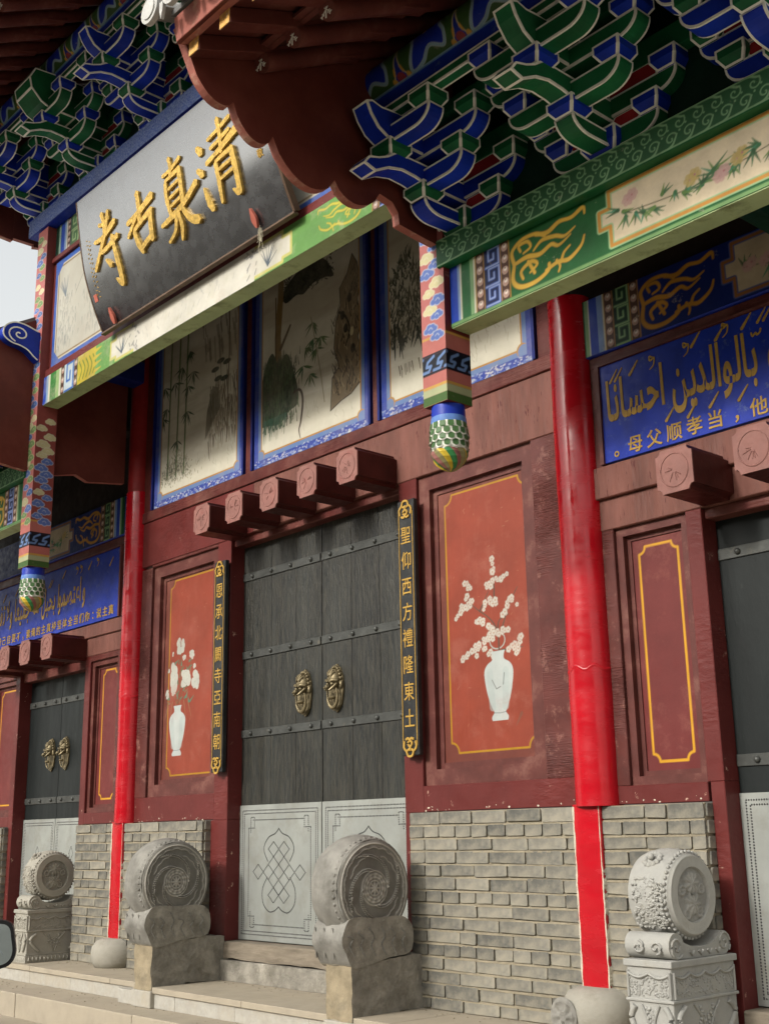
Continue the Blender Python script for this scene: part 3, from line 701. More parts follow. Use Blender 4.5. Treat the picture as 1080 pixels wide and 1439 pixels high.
def kick(t, xa, xb, z0, z1, y, grand, flip):
    p = bx(xa, xb, y-.006, y, z0, z1).build('kick_plate', m_zinc, t, bevel=.0015)
    mb = MB(); Y = y-.006; xc = (xa+xb)/2; w = xb-xa; zc = (z0+z1)/2
    for ins in (.035, .055) if grand else (.03, .05):
        dotline(mb, [(xa+ins, z0+ins), (xb-ins, z0+ins), (xb-ins, z1-ins), (xa+ins, z1-ins)], Y, closed=True)
    if grand:
        i = .105; a0, a1, b0, b1 = xa+i, xb-i, z0+i-.01, z1-i+.01; k = .05
        dotline(mb, [(a0+k, b0), (a1-k, b0)], Y); dotline(mb, [(a0+k, b1), (a1-k, b1)], Y); dotline(mb, [(a0, b0+k), (a0, b1-k)], Y); dotline(mb, [(a1, b0+k), (a1, b1-k)], Y)
        for cx, sx in ((a0, 1), (a1, -1)):
            for cz, sz in ((b0, 1), (b1, -1)):
                dotline(mb, [(cx, cz+sz*k), (cx+sx*k*1.25, cz+sz*k), (cx+sx*k*1.25, cz-sz*k*.35), (cx+sx*k*.45, cz-sz*k*.35), (cx+sx*k*.45, cz+sz*k*1.6), (cx-sx*k*.3, cz+sz*k*1.6)][0:5], Y)
        ux, uz = .0545, .0465
        g = lambda a, b: (xc+a*ux, zc+b*uz)
        for q in range(4):
            dotline(mb, [g(-3+q, q), g(q, -3+q)], Y, .011); dotline(mb, [g(3-q, q), g(-q, -3+q)], Y, .011)
        for cx, cz in ((-1, 3), (1, 3), (-1, -3), (1, -3), (-4, 0), (4, 0)):
            dotline(mb, [g(cx-1, cz), g(cx, cz+1), g(cx+1, cz), g(cx, cz-1)], Y, .011, True)
        rt = [g(0, 5.7), g(.7, 5.05), g(1.9, 4.6), g(2.75, 3.6), g(2.8, 2.6), g(2.1, 1.4)]
        dotline(mb, catmull(rt, 8), Y, .009); dotline(mb, catmull([(2*xc-a, b) for a, b in rt], 8), Y, .009)
        lb = [g(2.2, -.7), g(3.1, -2.2), g(3.0, -4.0), g(1.9, -5.1), g(.8, -5.0), g(0, -4.45)]
        dotline(mb, catmull(lb, 8), Y, .009); dotline(mb, catmull([(2*xc-a, b) for a, b in lb], 8), Y, .009)
    else:
        for dz in (-.17, 0, .17):
            s = .055 if dz else .12
            dotline(mb, [(xc-s*.6, zc+dz), (xc, zc+dz+s), (xc+s*.6, zc+dz), (xc, zc+dz-s)], Y, .012, True)
        dotline(mb, [(xc-.16, zc-.1), (xc-.1, zc+.05), (xc, zc+.12), (xc+.1, zc+.05), (xc+.16, zc-.1)], Y, .012)
    mb.build('rivet_pattern', m_rivet, p, kind='stuff', recalc=False)
def door(label, xa, xb, z0, ztop, seams, straps, zkick, kn, grand, mat, y=.11):
    xm = (xa+xb)/2; t = root('door', label, 'door', (xm, y, z0), 'double doors of the gate')
    for li, (a, b) in enumerate(((xa, xm-.003), (xm+.003, xb))):
        ed = [a]+[s for s in seams if a < s < b]+[b]
        for p0, p1 in zip(ed[:-1], ed[1:]):
            bx(p0+.0016, p1-.0016, y+rnd.uniform(-.0012, .0012), y+.05, zkick-.01, ztop).build('plank', mat, t, bevel=.0025)
        bx(a+.001, b-.001, y+.001, y+.049, z0, zkick-.011).build('bottom_board', mat, t)
        for zs in straps:
            s = bx(a+.004, b-.006, y-.009, y-.0015, zs-.026, zs+.026).build('strap', m_iron, t, bevel=.002)
            n = 4 if grand else 3
            for q in range(n):
                x = a+(b-a)*((q+.55)/n if li == 0 else (q+.45)/n)
                h = MB(); h.ell((x, y-.010, zs), (.0155, .017, .0155), 10, 6); h.build('stud', m_iron, s, smooth=60)
        kick(t, a+.001, b-.001, z0+.004, zkick, y-.002, grand, li)
        kx = xm+(-.165 if li == 0 else .150)*(1 if grand else .8)
        knocker(t, kx, kn, y-.002, grand, 1.0 if grand else .92)
    return t
door('large worn black double door in the middle, with lion knockers and three iron straps', -6.765, -5.035, .232, 2.87, [-6.44, -6.17, -5.61, -5.345], [2.60, 2.060, 1.533], 1.069, 1.745, True, m_doorblk)
door('smaller smooth black double door at the left, with ring knockers', -9.975, -8.80, .15, 2.29, [], [2.0, 1.19], 1.04, 1.56, False, m_doorcln)
door('black double door at the right edge, partly out of view', -3.0, -1.82, .15, 2.29, [-2.70, -2.12], [2.075, 1.155], 1.016, 1.56, False, m_doorcln)
def sill(label, xa, xb, z1, zm):
    t = root('door_sill', label, 'sill', ((xa+xb)/2, 0, 0), 'door sills')
    a = MB(); n = 18
    def wav(x, q): return .004*math.sin(x*9+q)+.003*math.sin(x*23+q*2)
    for (lo, hi, y0, q, nm) in ((0.002, zm, -.035, 1, 'lower_beam'), (zm+.007, z1, -.015, 2, 'upper_beam')):
        m = MB(); v = []
        for i in range(n+1):
            x = xa+(xb-xa)*i/n
            v += [(x, y0+wav(x, q), lo+(wav(x, q+3) if nm == 'upper_beam' else 0)), (x, y0+wav(x, q+1)*.6, hi-.006+(wav(x, q+5) if nm == 'lower_beam' else 0)), (x, y0+.012, hi), (x, .17, hi), (x, .17, lo)]
        f = [(i*5+j, i*5+(j+1) % 5, (i+1)*5+(j+1) % 5, (i+1)*5+j) for i in range(n) for j in range(5)]+[(0, 4, 3, 2, 1), (n*5, n*5+1, n*5+2, n*5+3, n*5+4)]
        m.add(v, f); m.build(nm, m_sill if nm == 'upper_beam' else m_stoneside, t)
    bx(xa, xb, .02, .16, 0, z1-.01).build('sill_core', m_dark, t)
    return t
sill('worn cracked grey sill under the big middle door', -6.755, -4.95, .230, .122)
sill('grey sill under the left door', -9.97, -9.02, .148, .07); sill('grey sill under the right door', -2.995, -1.825, .148, .07)
# ================================================================== murals above the middle lintel
def mural(x0, x1, z0, z1, which, label):
    t = root('wall_painting', label, 'painting', ((x0+x1)/2, 0, z0), 'framed paintings above the middle door')
    cv = Cv(x1-x0, z1-z0, .0038, (208, 205, 190), x0, z0); rr = random.Random(x0)
    cv.noise(.5, .45, (160, 146, 122), 7, .6, 2.4, .46); cv.noise(.2, .22, (140, 122, 98), 9, .5, 3, .54)
    a = np.clip((z0+.42-cv.Y)/.28, 0, 1)*.92; cv._mix((slice(None), slice(None)), a, (214, 210, 192))  # light from under the eaves painted in: board whitens towards the foot
    gr = [(60, 84, 60), (48, 70, 56), (78, 100, 70), (40, 54, 46)]
    def leaf(x, z, a, l, w, c): cv.poly([(x, z), (x+l*.4*math.cos(a)-w*math.sin(a), z+l*.4*math.sin(a)+w*math.cos(a)), (x+l*math.cos(a), z+l*math.sin(a)), (x+l*.4*math.cos(a)+w*math.sin(a), z+l*.4*math.sin(a)-w*math.cos(a))], c)
    def bamboo_spray(x, z, n=8, l=.12, cs=None):
        for k in range(n): leaf(x, z, R(-90+rr.uniform(-75, 75)), l*rr.uniform(.6, 1.1), .007, rr.choice(cs or [(52, 84, 56), (36, 62, 46)]))
    if which == 0:
        for k, x in enumerate((-7.63, -7.51, -7.40)):
            z = z0+.20
            while z < z1:
                h = rr.uniform(.14, .19); cv.stroke([(x+rr.uniform(-.002, .002), z), (x+.004, z+h-.008)], .020, (96, 118, 72)); cv.stroke([(x-.006, z), (x-.004, z+h-.01)], .006, (60, 84, 56)); z += h; x += .003
        for x, z in ((-7.66, 4.02), (-7.45, 4.3), (-7.36, 4.12), (-7.30, 4.22), (-7.37, 3.92), (-7.5, 3.72), (-7.72, 3.95), (-7.35, 4.4), (-7.55, 4.2), (-7.70, 4.2)): bamboo_spray(x, z+.06, 9, .14)
        for k in range(420):
            x = rr.gauss(-7.55, .13); z = 3.47+max(0, .12-abs(x+7.5)*.35)*rr.random()*1.7+rr.uniform(-.05, .05)
            cv.stroke([(x, z), (x+rr.uniform(-.012, .012), z+rr.uniform(.005, .025))], .005, rr.choice([(90, 92, 74), (60, 70, 56), (128, 122, 98)]), .9)
        for q in range(150):                                   # hanging rocks on the right
            x = rr.uniform(-7.08, -6.70); z = rr.uniform(3.72, 4.16)-abs(x+6.85)*.35
            cv.stroke([(x, z), (x+rr.uniform(-.02, .03), z-rr.uniform(.04, .14))], [.013, .004], rr.choice([(110, 96, 78), (84, 76, 64), (134, 120, 96)]), .7)
        cv.poly([(-7.12, 3.68), (-7.10, 3.9), (-7.03, 4.08), (-6.96, 4.05), (-6.93, 3.88), (-7.02, 3.80)], (98, 96, 82), .8)
        for x, z in ((-7.0, 4.2), (-6.93, 4.25), (-6.85, 4.22), (-6.96, 4.12), (-6.88, 4.10)): cv.ell(x, z, .05, .02, (44, 60, 54)); cv.stroke([(x, z), (x+.01, z-.14)], .006, (110, 104, 86))
        cv.stroke([(-6.83, 4.75), (-6.82, 4.3), (-6.84, 3.6)], [.016, .008], (84, 62, 46))
        for q in range(60): x = rr.uniform(-7.25, -6.72); z = rr.uniform(4.35, z1); cv.stroke([(x, z), (x+.02, z-rr.uniform(.05, .2))], rr.uniform(.01, .03), (92, 82, 66), .45)
    if which == 1:
        cv.poly(catmull([(-6.18, 4.50), (-6.08, 4.58), (-5.95, 4.62), (-5.82, 4.64), (-5.70, 4.58), (-5.62, 4.44), (-5.72, 4.46), (-5.84, 4.46), (-5.94, 4.42), (-6.02, 4.44), (-6.14, 4.42)], 4, True), (46, 50, 42))
        for q in range(260): x = rr.uniform(-6.20, -5.62); z = 4.53+rr.uniform(-.09, .10); cv.stroke([(x, z), (x+rr.uniform(-.03, .03), z+rr.uniform(-.03, .03))], .008, rr.choice([(36, 44, 38), (66, 70, 54), (24, 30, 28)]))
        cv.stroke([(-6.22, 3.92), (-6.23, 4.2), (-6.20, 4.5), (-6.18, z1)], [.075, .06], (128, 104, 62)); cv.stroke([(-6.25, 3.95), (-6.255, 4.5)], .014, (92, 72, 44))
        cv.stroke([(-6.2, 4.1), (-6.12, 4.2), (-6.09, 4.24)], [.03, .02], (84, 66, 46))
        cv.poly(catmull([(-6.42, 3.62), (-6.40, 3.95), (-6.30, 4.1), (-6.22, 4.0), (-6.12, 4.04), (-6.02, 3.82), (-6.0, 3.66), (-6.1, 3.62), (-6.2, 3.56), (-6.34, 3.58)], 5, True), (70, 82, 66))
        for q in range(620):
            x = rr.gauss(-6.22, .11); z = rr.uniform(3.52, 4.02)
            if abs(x+6.22) > .24: continue
            cv.stroke([(x, z), (x+rr.uniform(-.012, .012), z+rr.uniform(.02, .07))], [.008, .003], rr.choice(gr+[(30, 48, 40), (92, 116, 84)]))
        for q in range(40): x = rr.uniform(-6.40, -6.12); cv.stroke([(x, 3.62), (x-.01, 3.62-rr.uniform(.05, .17))], [.008, .002], (64, 100, 82))
        cv.stroke(catmull([(-6.05, 3.74), (-5.98, 3.74), (-5.95, 3.66), (-5.97, 3.52), (-5.99, 3.46), (-5.975, 3.40)], 6), [.018, .022, .006], (58, 44, 40))
        for x, z in ((-5.92, 4.02), (-5.83, 4.06), (-5.95, 3.90), (-5.80, 3.98), (-5.87, 3.82), (-5.84, 4.18), (-5.76, 4.05)): bamboo_spray(x, z, 9, .12, [(92, 118, 74), (60, 100, 70), (76, 100, 64)])
        cv.stroke([(-5.72, 3.58), (-5.76, 3.8), (-5.83, 4.1), (-5.86, 4.22)], .006, (110, 100, 60))
        rock = [(-5.66, 3.50), (-5.64, 3.72), (-5.57, 3.78), (-5.62, 3.92), (-5.60, 4.10), (-5.55, 4.2), (-5.56, 4.32), (-5.48, 4.40), (-5.43, 4.52), (-5.38, 4.44), (-5.35, 4.30), (-5.38, 4.18), (-5.345, 4.02), (-5.38, 3.92), (-5.345, 3.80), (-5.35, 3.62), (-5.45, 3.56), (-5.55, 3.54)]
        cv.poly(rock, (128, 112, 88))
        for q in range(170):
            x = rr.uniform(-5.63, -5.36); z = rr.uniform(3.58, 4.42)
            if z > 4.2 and x < -5.52: continue
            l = rr.uniform(.02, .09); a = rr.uniform(.9, 2.2); cv.stroke([(x, z), (x+l*math.cos(a), z+l*math.sin(a))], [.009, .003], rr.choice([(60, 52, 44), (168, 152, 122), (44, 40, 36)]))
        for x, z in ((-5.50, 4.02), (-5.46, 4.22), (-5.43, 3.86), (-5.53, 4.12)): cv.ell(x, z, .022, .032, (34, 30, 28))
        cv.ell(-5.44, 3.98, .02, .03, (200, 186, 150)); cv.stroke(rock, .007, (40, 34, 30), closed=True)
        cv.stroke([(-5.56, 4.15), (-5.50, 4.10), (-5.46, 4.0), (-5.50, 3.9)], [.02, .01], (26, 24, 24), sm=5)
        for q in range(12): x = rr.uniform(-5.65, -5.35); cv.stroke([(x, 4.62), (x+.06, 4.66)], .04, (110, 106, 88), .5)
    if which == 2:
        for q in range(520):
            x = rr.uniform(-5.07, -4.72); zt = 4.35-abs(x+4.93)*1.1; z = rr.uniform(3.72, max(3.75, zt))
            cv.stroke([(x, z), (x+rr.uniform(-.03, .03), z+rr.uniform(.02, .07))], [.010, .003], rr.choice([(50, 62, 52), (38, 50, 44), (92, 92, 74), (66, 76, 62)]))
        for q in range(24): x = rr.uniform(-5.05, -4.74); cv.stroke([(x, rr.uniform(3.75, 3.9)), (x+rr.uniform(-.05, .05), rr.uniform(3.62, 3.75))], [.02, .004], (36, 50, 48))
        for q in range(14): x = rr.uniform(-5.03, -4.75); cv.stroke([(x, 3.60), (x+.01, 3.57-rr.uniform(0, .05))], .005, (90, 84, 70))
    for q in range(14):                                        # faint pencil script near the foot
        x = x0+(x1-x0)*rr.uniform(.45, .92); z = z0+rr.uniform(.17, .34); cv.stroke([(x, z), (x+rr.uniform(-.02, .02), z-.03), (x+.01, z-.05)], .003, (150, 146, 128), .7)
    b = .078
    if which == 2:
        for q in range(24): x = rr.uniform(-4.5, -4.05); z = rr.uniform(3.45, 3.75); cv.stroke([(x, z), (x+rr.uniform(-.03, .03), z-.05)], .003, (160, 152, 130), .8)
    out = notch_rect(x0+b, x1-b, z0+b, z1+.3, .035)
    # border: paint the frame bands as rectangles from the edge inwards
    for ins, c in ((b+.012, (176, 130, 60)), (b, (98, 128, 178)), (b-.030, (26, 60, 158))):
        cv.rect(x0, z0, x0+ins, z1+1, c); cv.rect(x1-ins, z0, x1, z1+1, c); cv.rect(x0, z0, x1, z0+ins, c)
    for sx, cx in ((1, x0), (-1, x1)):
        cv.poly([(cx, z0), (cx+sx*(b+.05), z0), (cx+sx*(b+.05), z0+b+.02), (cx+sx*(b+.02), z0+b+.05), (cx, z0+b+.05)], (98, 128, 178)) if 0 else None
        cv.ell(cx+sx*(b+.004), z0+b+.004, .040, .040, (176, 130, 60)); cv.ell(cx+sx*(b-.006), z0+b-.006, .040, .040, (98, 128, 178))
        cv.rect(min(cx, cx+sx*(b-.030)), z0, max(cx, cx+sx*(b-.030)), z1+1, (26, 60, 158))
    cv.rect(x0, z0, x1, z0+b-.030, (26, 60, 158))
    for q in range(240):                                       # flaked whitewash on the lower border
        x = rr.uniform(x0, x1); z = z0+abs(rr.gauss(0, .035))
        if z < z0+.05: cv.stroke([(x, z), (x+rr.uniform(-.02, .02), z+rr.uniform(-.006, .006))], rr.uniform(.004, .012), rr.choice([(150, 165, 200), (90, 120, 190), (205, 205, 205)]), .8)
    cv.build('painted_board', onwall(-.006), m_mural, t, gain=.76)
    bx(x0-.001, x1+.001, -.0045, .05, z0-.001, z1).build('backing_board', m_dark, t)
    for xa, xb in ((x0-.022, x0-.002), (x1+.002, x1+.022)): bx(xa, xb, -.024, .04, z0-.005, z1).build('side_fillet', m_bluedk, t)
    return t
mural(-7.81, -6.625, 3.305, 4.95, 0, 'framed painting of bamboo stalks, leftmost above the middle door')
mural(-6.495, -5.275, 3.305, 4.95, 1, 'framed painting of a pine trunk and a holed scholar rock, centre above the door')
mural(-5.165, -3.935, 3.305, 4.95, 2, 'framed painting of a dark pine tree, behind the near hanging post')
t = wooden_wall('dark red boards between and above the paintings over the middle door', [
    (-6.60, -6.52, 3.3, 4.95, -.004, .08, m_red, 'stile'), (-5.25, -5.19, 3.3, 4.95, -.004, .08, m_red, 'stile'),
    (-3.91, -3.70, 3.3, 4.95, -.004, .08, m_red, 'stile'), (-8.09, -7.835, 3.3, 4.95, -.004, .08, m_reddark, 'stile'), (-8.09, -3.70, 4.955, 7.2, -.004, .08, m_dark, 'upper_board')], loc=(-5.9, 0, 3.3))

# ================================================================== painted ornament pieces for beams
def meander(cv, x0, x1, z0, z1, dark, light, mid):
    cv.rect(x0, z0, x1, z1, dark); n = max(1, int(round((z1-z0)/(x1-x0)*.98))); h = (z1-z0)/n; w = x1-x0
    for k in range(n):
        a = z0+k*h; q = .09*w
        g = lambda u, v: (x0+q+(w-2*q)*u, a+q*.6+(h-1.2*q)*v)
        pts = [g(0, 0), g(1, 0), g(1, 1), g(.22, 1), g(.22, .36), g(.62, .36), g(.62, .68)]
        cv.stroke(pts, .16*w, mid); cv.stroke(pts, .07*w, light)
def pearls(cv, xc, w, z0, z1):
    cv.rect(xc-w/2, z0, xc+w/2, z1, (84, 56, 44)); n = int((z1-z0)/(w*1.18)); h = (z1-z0)/n
    for k in range(n):
        z = z0+(k+.5)*h; cv.ell(xc, z, w*.40, w*.42, (206, 176, 160)); cv.ell(xc+.04*w, z-.05*w, w*.36, w*.36, (170, 130, 118), .55); cv.ell(xc+.02*w, z+.12*w, w*.20, w*.2, (236, 222, 210)); cv.ell(xc-.02*w, z+.26*w, w*.08, w*.1, (30, 20, 20))
def scroll(cv, x0, w, z0, h, col, d=1):
    g = lambda pts: [(x0+d*w*u, z0+h*v) for u, v in pts]
    S = [([(0.02, .55), (.0, .78), (.14, .93), (.34, .92), (.46, .80)], [.06, .05]), ([(.34, .90), (.50, .84), (.66, .93), (.82, .90), (.97, .98), (.99, .86)], [.05, .07, .05, .06, .03]),
         ([(.12, .72), (.10, .84), (.22, .85), (.26, .72), (.16, .66)], [.04, .05, .03]), ([(.30, .62), (.42, .74), (.60, .70), (.72, .62), (.86, .70)], [.03, .06, .05, .02]),
         ([(.02, .52), (.2, .56), (.38, .50), (.54, .58), (.64, .50), (.80, .60)], [.05, .07, .06, .05, .02]), ([(.02, .48), (.0, .22), (.10, .05), (.30, .02), (.48, .12), (.50, .24)], [.06, .07, .06, .05]),
         ([(.46, .14), (.62, .20), (.76, .16), (.92, .30), (.97, .46)], [.05, .06, .03]), ([(.66, .18), (.70, .32), (.78, .40)], [.05, .03]), ([(.14, .18), (.12, .34), (.26, .44), (.34, .34), (.24, .24)], [.04, .06, .03]),
         ([(.60, .24), (.64, .12), (.62, .02)], [.04, .03]), ([(.22, .46), (.30, .20)], [.05, .05])]
    for pts, ws in S: cv.stroke(g(pts), [q*h*1.55 for q in ws], tuple(int(c*.62) for c in col), sm=6)
    for pts, ws in S: cv.stroke(g(pts), [q*h*1.2 for q in ws], col, sm=6)
def stripes(cv, x0, seq, z0, z1, d=1):
    x = x0
    for w, c in seq: cv.rect(min(x, x+d*w), z0, max(x, x+d*w), z1, c); x += d*w
    return x
def flower_box(cv, x0, x1, z0, z1, seed, border=(196, 140, 60), field=(222, 206, 176), c2=(150, 190, 140)):
    s = .055
    P = [(x0, z0+s*1.6), (x0+s, z0+s*1.6), (x0+s, z0), (x1-s, z0), (x1-s, z0+s*1.6), (x1, z0+s*1.6), (x1, z1-s*1.4), (x1-s, z1-s*1.4), (x1-s, z1), (x0+s, z1), (x0+s, z1-s*1.4), (x0, z1-s*1.4)]
    cv.poly(P, field); cv.stroke(P, .030, c2, closed=True); cv.stroke(P, .017, border, closed=True)
    r = random.Random(seed); z = (z0+z1)/2
    xs = np.arange(x0+.12, x1-.12, .09)
    st = [(x, z+.25*(z1-z0)*math.sin((x-x0)*4.2+seed)*.5) for x in xs]
    cv.stroke(st, .005, (110, 104, 80), sm=4)
    for x, zz in st:
        for k in range(3):
            a = r.uniform(0, 6.28); l = r.uniform(.06, .12); px, pz = x+r.uniform(-.03, .03), zz+r.uniform(-.03, .03)
            for q in (-.45, 0, .45): cv.stroke([(px, pz), (px+l*.8*math.cos(a+q), pz+l*.6*math.sin(a+q))], [.017, .003], r.choice([(70, 116, 78), (104, 140, 74), (70, 146, 112), (60, 96, 64)]), .9)
        if r.random() < .8:
            px, pz = x+r.uniform(-.04, .04), zz+r.uniform(-.02, .05); c = r.choice([(204, 164, 158), (196, 150, 150), (200, 176, 110)])
            for q_ in range(2):
                px += q_*.022; pz += q_*.014
                for k in range(6): cv.ell(px+.018*math.cos(k*1.05+q_), pz+.017*math.sin(k*1.05+q_), .013, .013, c, .8)
                cv.ell(px, pz, .005, .005, (190, 130, 130))
def end_band(cv, x, z0, z1, d, blue, sc_=1.0):
    """stripe, pearl and meander band at a beam end, returns the x after it"""
    B, LB, G, LG, W_ = ((24, 62, 170), (122, 150, 200), (30, 96, 48), (120, 160, 110), (206, 204, 180))
    seq = [(.05, B), (.014, LB), (.012, W_), (.055, G), (.022, LG), (.012, W_)] if not blue else [(.048, (16, 72, 36)), (.022, LG), (.008, W_), (.05, B), (.035, LB), (.010, W_)]
    x = stripes(cv, x, [(w*sc_, c) for w, c in seq], z0, z1, d); w = .046*sc_
    cv.rect(min(x, x+d*.006), z0, max(x, x+d*.006), z1, (180, 130, 50)); x += d*.006
    pearls(cv, x+d*w/2, w, z0, z1); x += d*w
    mw = .098*sc_
    cv.rect(min(x, x+d*.006), z0, max(x, x+d*.006), z1, (180, 130, 50)); x += d*.006
    if blue: meander(cv, min(x, x+d*mw), max(x, x+d*mw), z0, z1, (20, 52, 36), (150, 180, 130), (74, 124, 84))
    else: meander(cv, min(x, x+d*mw), max(x, x+d*mw), z0, z1, (22, 34, 80), (160, 176, 220), (66, 96, 176))
    x += d*mw
    cv.rect(min(x, x+d*.006), z0, max(x, x+d*.006), z1, (180, 130, 50)); x += d*.006
    pearls(cv, x+d*w/2, w, z0, z1); x += d*w
    cv.rect(min(x, x+d*.006), z0, max(x, x+d*.006), z1, (180, 130, 50)); return x+d*.012
def box_wo_front(t, x0, x1, y0, y1, z0, z1, mat, name='beam_body'):
    return bx(x0, x1, y0+.003, y1, z0, z1).build(name, mat, t, bevel=.006)

# wall beams (painted blue) under the roof of the side bays
def wall_beam(x0, x1, d, label):
    t = root('painted_wall_beam', label, 'beam', ((x0+x1)/2, 0, 3.18), 'blue painted beams on the wall')
    box_wo_front(t, x0, x1, -.032, .10, 3.185, 3.50, m_blue)
    cv = Cv(x1-x0-.008, .307, .0045, (16, 36, 110), x0+.004, 3.189)
    xs = x0+.004 if d > 0 else x1-.004
    x = end_band(cv, xs, 3.19, 3.5, d, True); scroll(cv, x+d*.01, .42, 3.21, .27, (196, 140, 50), d)
    c0 = x+d*.47; c1 = c0+d*.95
    flower_box(cv, min(c0, c1), max(c0, c1), 3.215, 3.475, 3, (150, 100, 56), (196, 178, 150), (70, 90, 150))
    far = x1-.004 if d > 0 else x0+.004
    x = end_band(cv, far, 3.19, 3.5, -d, True); scroll(cv, x-d*.01, .42, 3.21, .27, (196, 140, 50), -d)
    cv.build('painted_face', onwall(-.0325), m_painted, t); return t
wall_beam(-3.615, -1.2, 1, 'blue painted beam with gold scrolls above the near blue sign')
wall_beam(-11.6, -8.20, -1, 'blue painted beam with gold scrolls above the far blue sign')
wooden_wall('dark red boards round the near blue sign', [(-3.615, -1.2, 3.125, 3.184, -.012, .08, m_red, 'rail'), (-3.615, -3.525, 2.6, 3.125, -.012, .08, m_redin, 'stile'), (-3.7, -1.1, 3.5, 5.3, .02, .1, m_dark, 'upper_board')], loc=(-2.4, 0, 2.6))
wooden_wall('dark red boards round the far blue sign', [(-11.6, -8.2, 3.105, 3.184, -.012, .08, m_red, 'rail'), (-8.255, -8.2, 2.54, 3.105, -.012, .08, m_redin, 'stile'), (-11.6, -8.1, 3.5, 5.3, .02, .1, m_dark, 'upper_board')], loc=(-9.9, 0, 2.6))

# ================================================================== blue scripture signs
def sign(label, x0, x1, z0, z1, arabic, han, hx, hz, hs, asz, ax, az, asx=.62, marks=(), hgap=None):
    t = root('inscribed_sign', label, 'sign', ((x0+x1)/2, 0, z0), 'blue inscribed signs')
    bx(x0, x1, -.022, .05, z0, z1).build('sign_board', m_blue, t, bevel=.002)
    for a, b, c, d_ in ((x0-.022, x0, z0-.005, z1+.012), (x1, x1+.022, z0-.005, z1+.012), (x0, x1, z1, z1+.012)): bx(a, b, -.034, .05, c, d_).build('sign_frame', m_redin, t)
    mb = MB(); x = ax
    for s, gap, dz, sc_ in arabic:
        key_w = glyph_w(s)*asz*sc_*asx
        text_mb(s, asz*sc_, lambda u, v, q, X=x+key_w/2, D=dz: (X+u, -.0225-q, az+D+v), .003, .022, mb, 0, asx)
        x += key_w+gap
        if gap > .001: mb.build('arabic_word', m_goldp, t, recalc=False); mb = MB()
    if mb.f: mb.build('arabic_word', m_goldp, t, recalc=False)
    mb = MB()
    for (mx_, mz, kind) in marks:
        if kind == '/': stroke_mb(mb, [(mx_-.028, mz-.028), (mx_+.026, mz+.034)], [.016, .006], -.0225, .003)
        elif kind == '//': [stroke_mb(mb, [(mx_-.028+q, mz-.03), (mx_+.02+q, mz+.03)], [.013, .005], -.0225, .003) for q in (0, .03)]
        elif kind == '9': stroke_mb(mb, catmull([(mx_+.004, mz+.02), (mx_-.014, mz+.03), (mx_-.012, mz+.008), (mx_+.012, mz+.018), (mx_+.006, mz-.018), (mx_-.018, mz-.036)], 5), [.008, .009, .003], -.0225, .003)
        elif kind == 'w': stroke_mb(mb, catmull([(mx_-.022, mz+.018), (mx_-.018, mz), (mx_, mz+.012), (mx_+.004, mz), (mx_+.02, mz+.008), (mx_+.026, mz+.024)], 4), .008, -.0225, .003)
        elif kind == '.': mb.prism([(mx_-.012, mz), (mx_, mz-.012), (mx_+.012, mz), (mx_, mz+.012)], lambda a, b, q: (a, -.0225-q, b), .003, 0)
    if mb.f: mb.build('vowel_marks', m_goldp, t, recalc=False, kind='stuff')
    for i, ch in enumerate(han):
        text_mb(ch, hs, lambda u, v, q, X=hx+i*(hgap or hs*1.12): (X+u, -.0225-q, hz+v), .003, .014).build('character', m_goldp, t, recalc=False)
    return t
def glyph_w(s):
    text_mb(s, 1, lambda u, v, q: (u, v, q), .003, .022)
    vs = _tc[(s, .022)][0]; xs = [v[0] for v in vs]; return (max(xs)-min(xs)) if xs else .2
def stroke_mb(mb, pts, w, y, depth, fn=None, n0=0, mi=0):
    n = len(pts); ws = list(np.interp(np.linspace(0, 1, n), np.linspace(0, 1, len(w)), w)) if hasattr(w, '__len__') else [w]*n
    P = [Vector((p[0], p[1])) for p in pts]; L = []; Q = []
    for i in range(n):
        d = (P[min(i+1, n-1)]-P[max(i-1, 0)]); d.normalize(); nn = Vector((-d.y, d.x))*ws[i]/2
        L.append(P[i]+nn); Q.append(P[i]-nn)
    d0 = (P[0]-P[1]).normalized()*ws[0]*.4; d1 = (P[-1]-P[-2]).normalized()*ws[-1]*.4
    out = [P[0]+d0]+L+[P[-1]+d1]+Q[::-1]; k = len(out)
    f = fn or (lambda a, b, q: (a, y-q, b))
    v = [f(p.x, p.y, depth) for p in out]+[f(p.x, p.y, 0) for p in out]
    # strip faces so that concave ribbons stay clean
    A = list(range(1, n+1)); B = [k-1-i for i in range(n)]
    fs = [(0, A[0], B[0]), (A[-1], n+1, B[-1])]+[(A[i], A[i+1], B[i+1], B[i]) for i in range(n-1)]
    mb.add(v, fs, mi); mb.add(v, [(i, i+k, (i+1) % k+k, (i+1) % k) for i in range(k)], mi)
F = lambda *c: ''.join(chr(q) for q in c)
# right sign, read right to left: ...شيئا و بالوالدين احسانا ; listed here left to right in presentation forms
ar1 = [(F(0xFE8E, ), .0, 0, 1), (F(0xFEE7), .012, 0, 1), (F(0xFE8E), .0, 0, 1), (F(0xFEB4), -.002, 0, 1), (F(0xFEA3), .012, 0, 1), (F(0xFE8D), .045, .0, 1),
       (F(0xFEE6), 0, 0, 1), (F(0xFEF3), .0, 0, 1), (F(0xFEAA), 0, 0, 1), (F(0xFEDF), .012, 0, 1), (F(0xFE8D), .01, 0, 1), (F(0xFEEE), 0, 0, 1), (F(0xFEDF), .012, 0, 1), (F(0xFE8E), 0, 0, 1), (F(0xFE91), .05, 0, 1),
       (F(0xFEED), .045, 0, 1), (F(0xFE8E), 0, 0, 1), (F(0xFE8C), 0, 0, 1), (F(0xFEF4), 0, 0, 1), (F(0xFEB7), .02, 0, 1)]
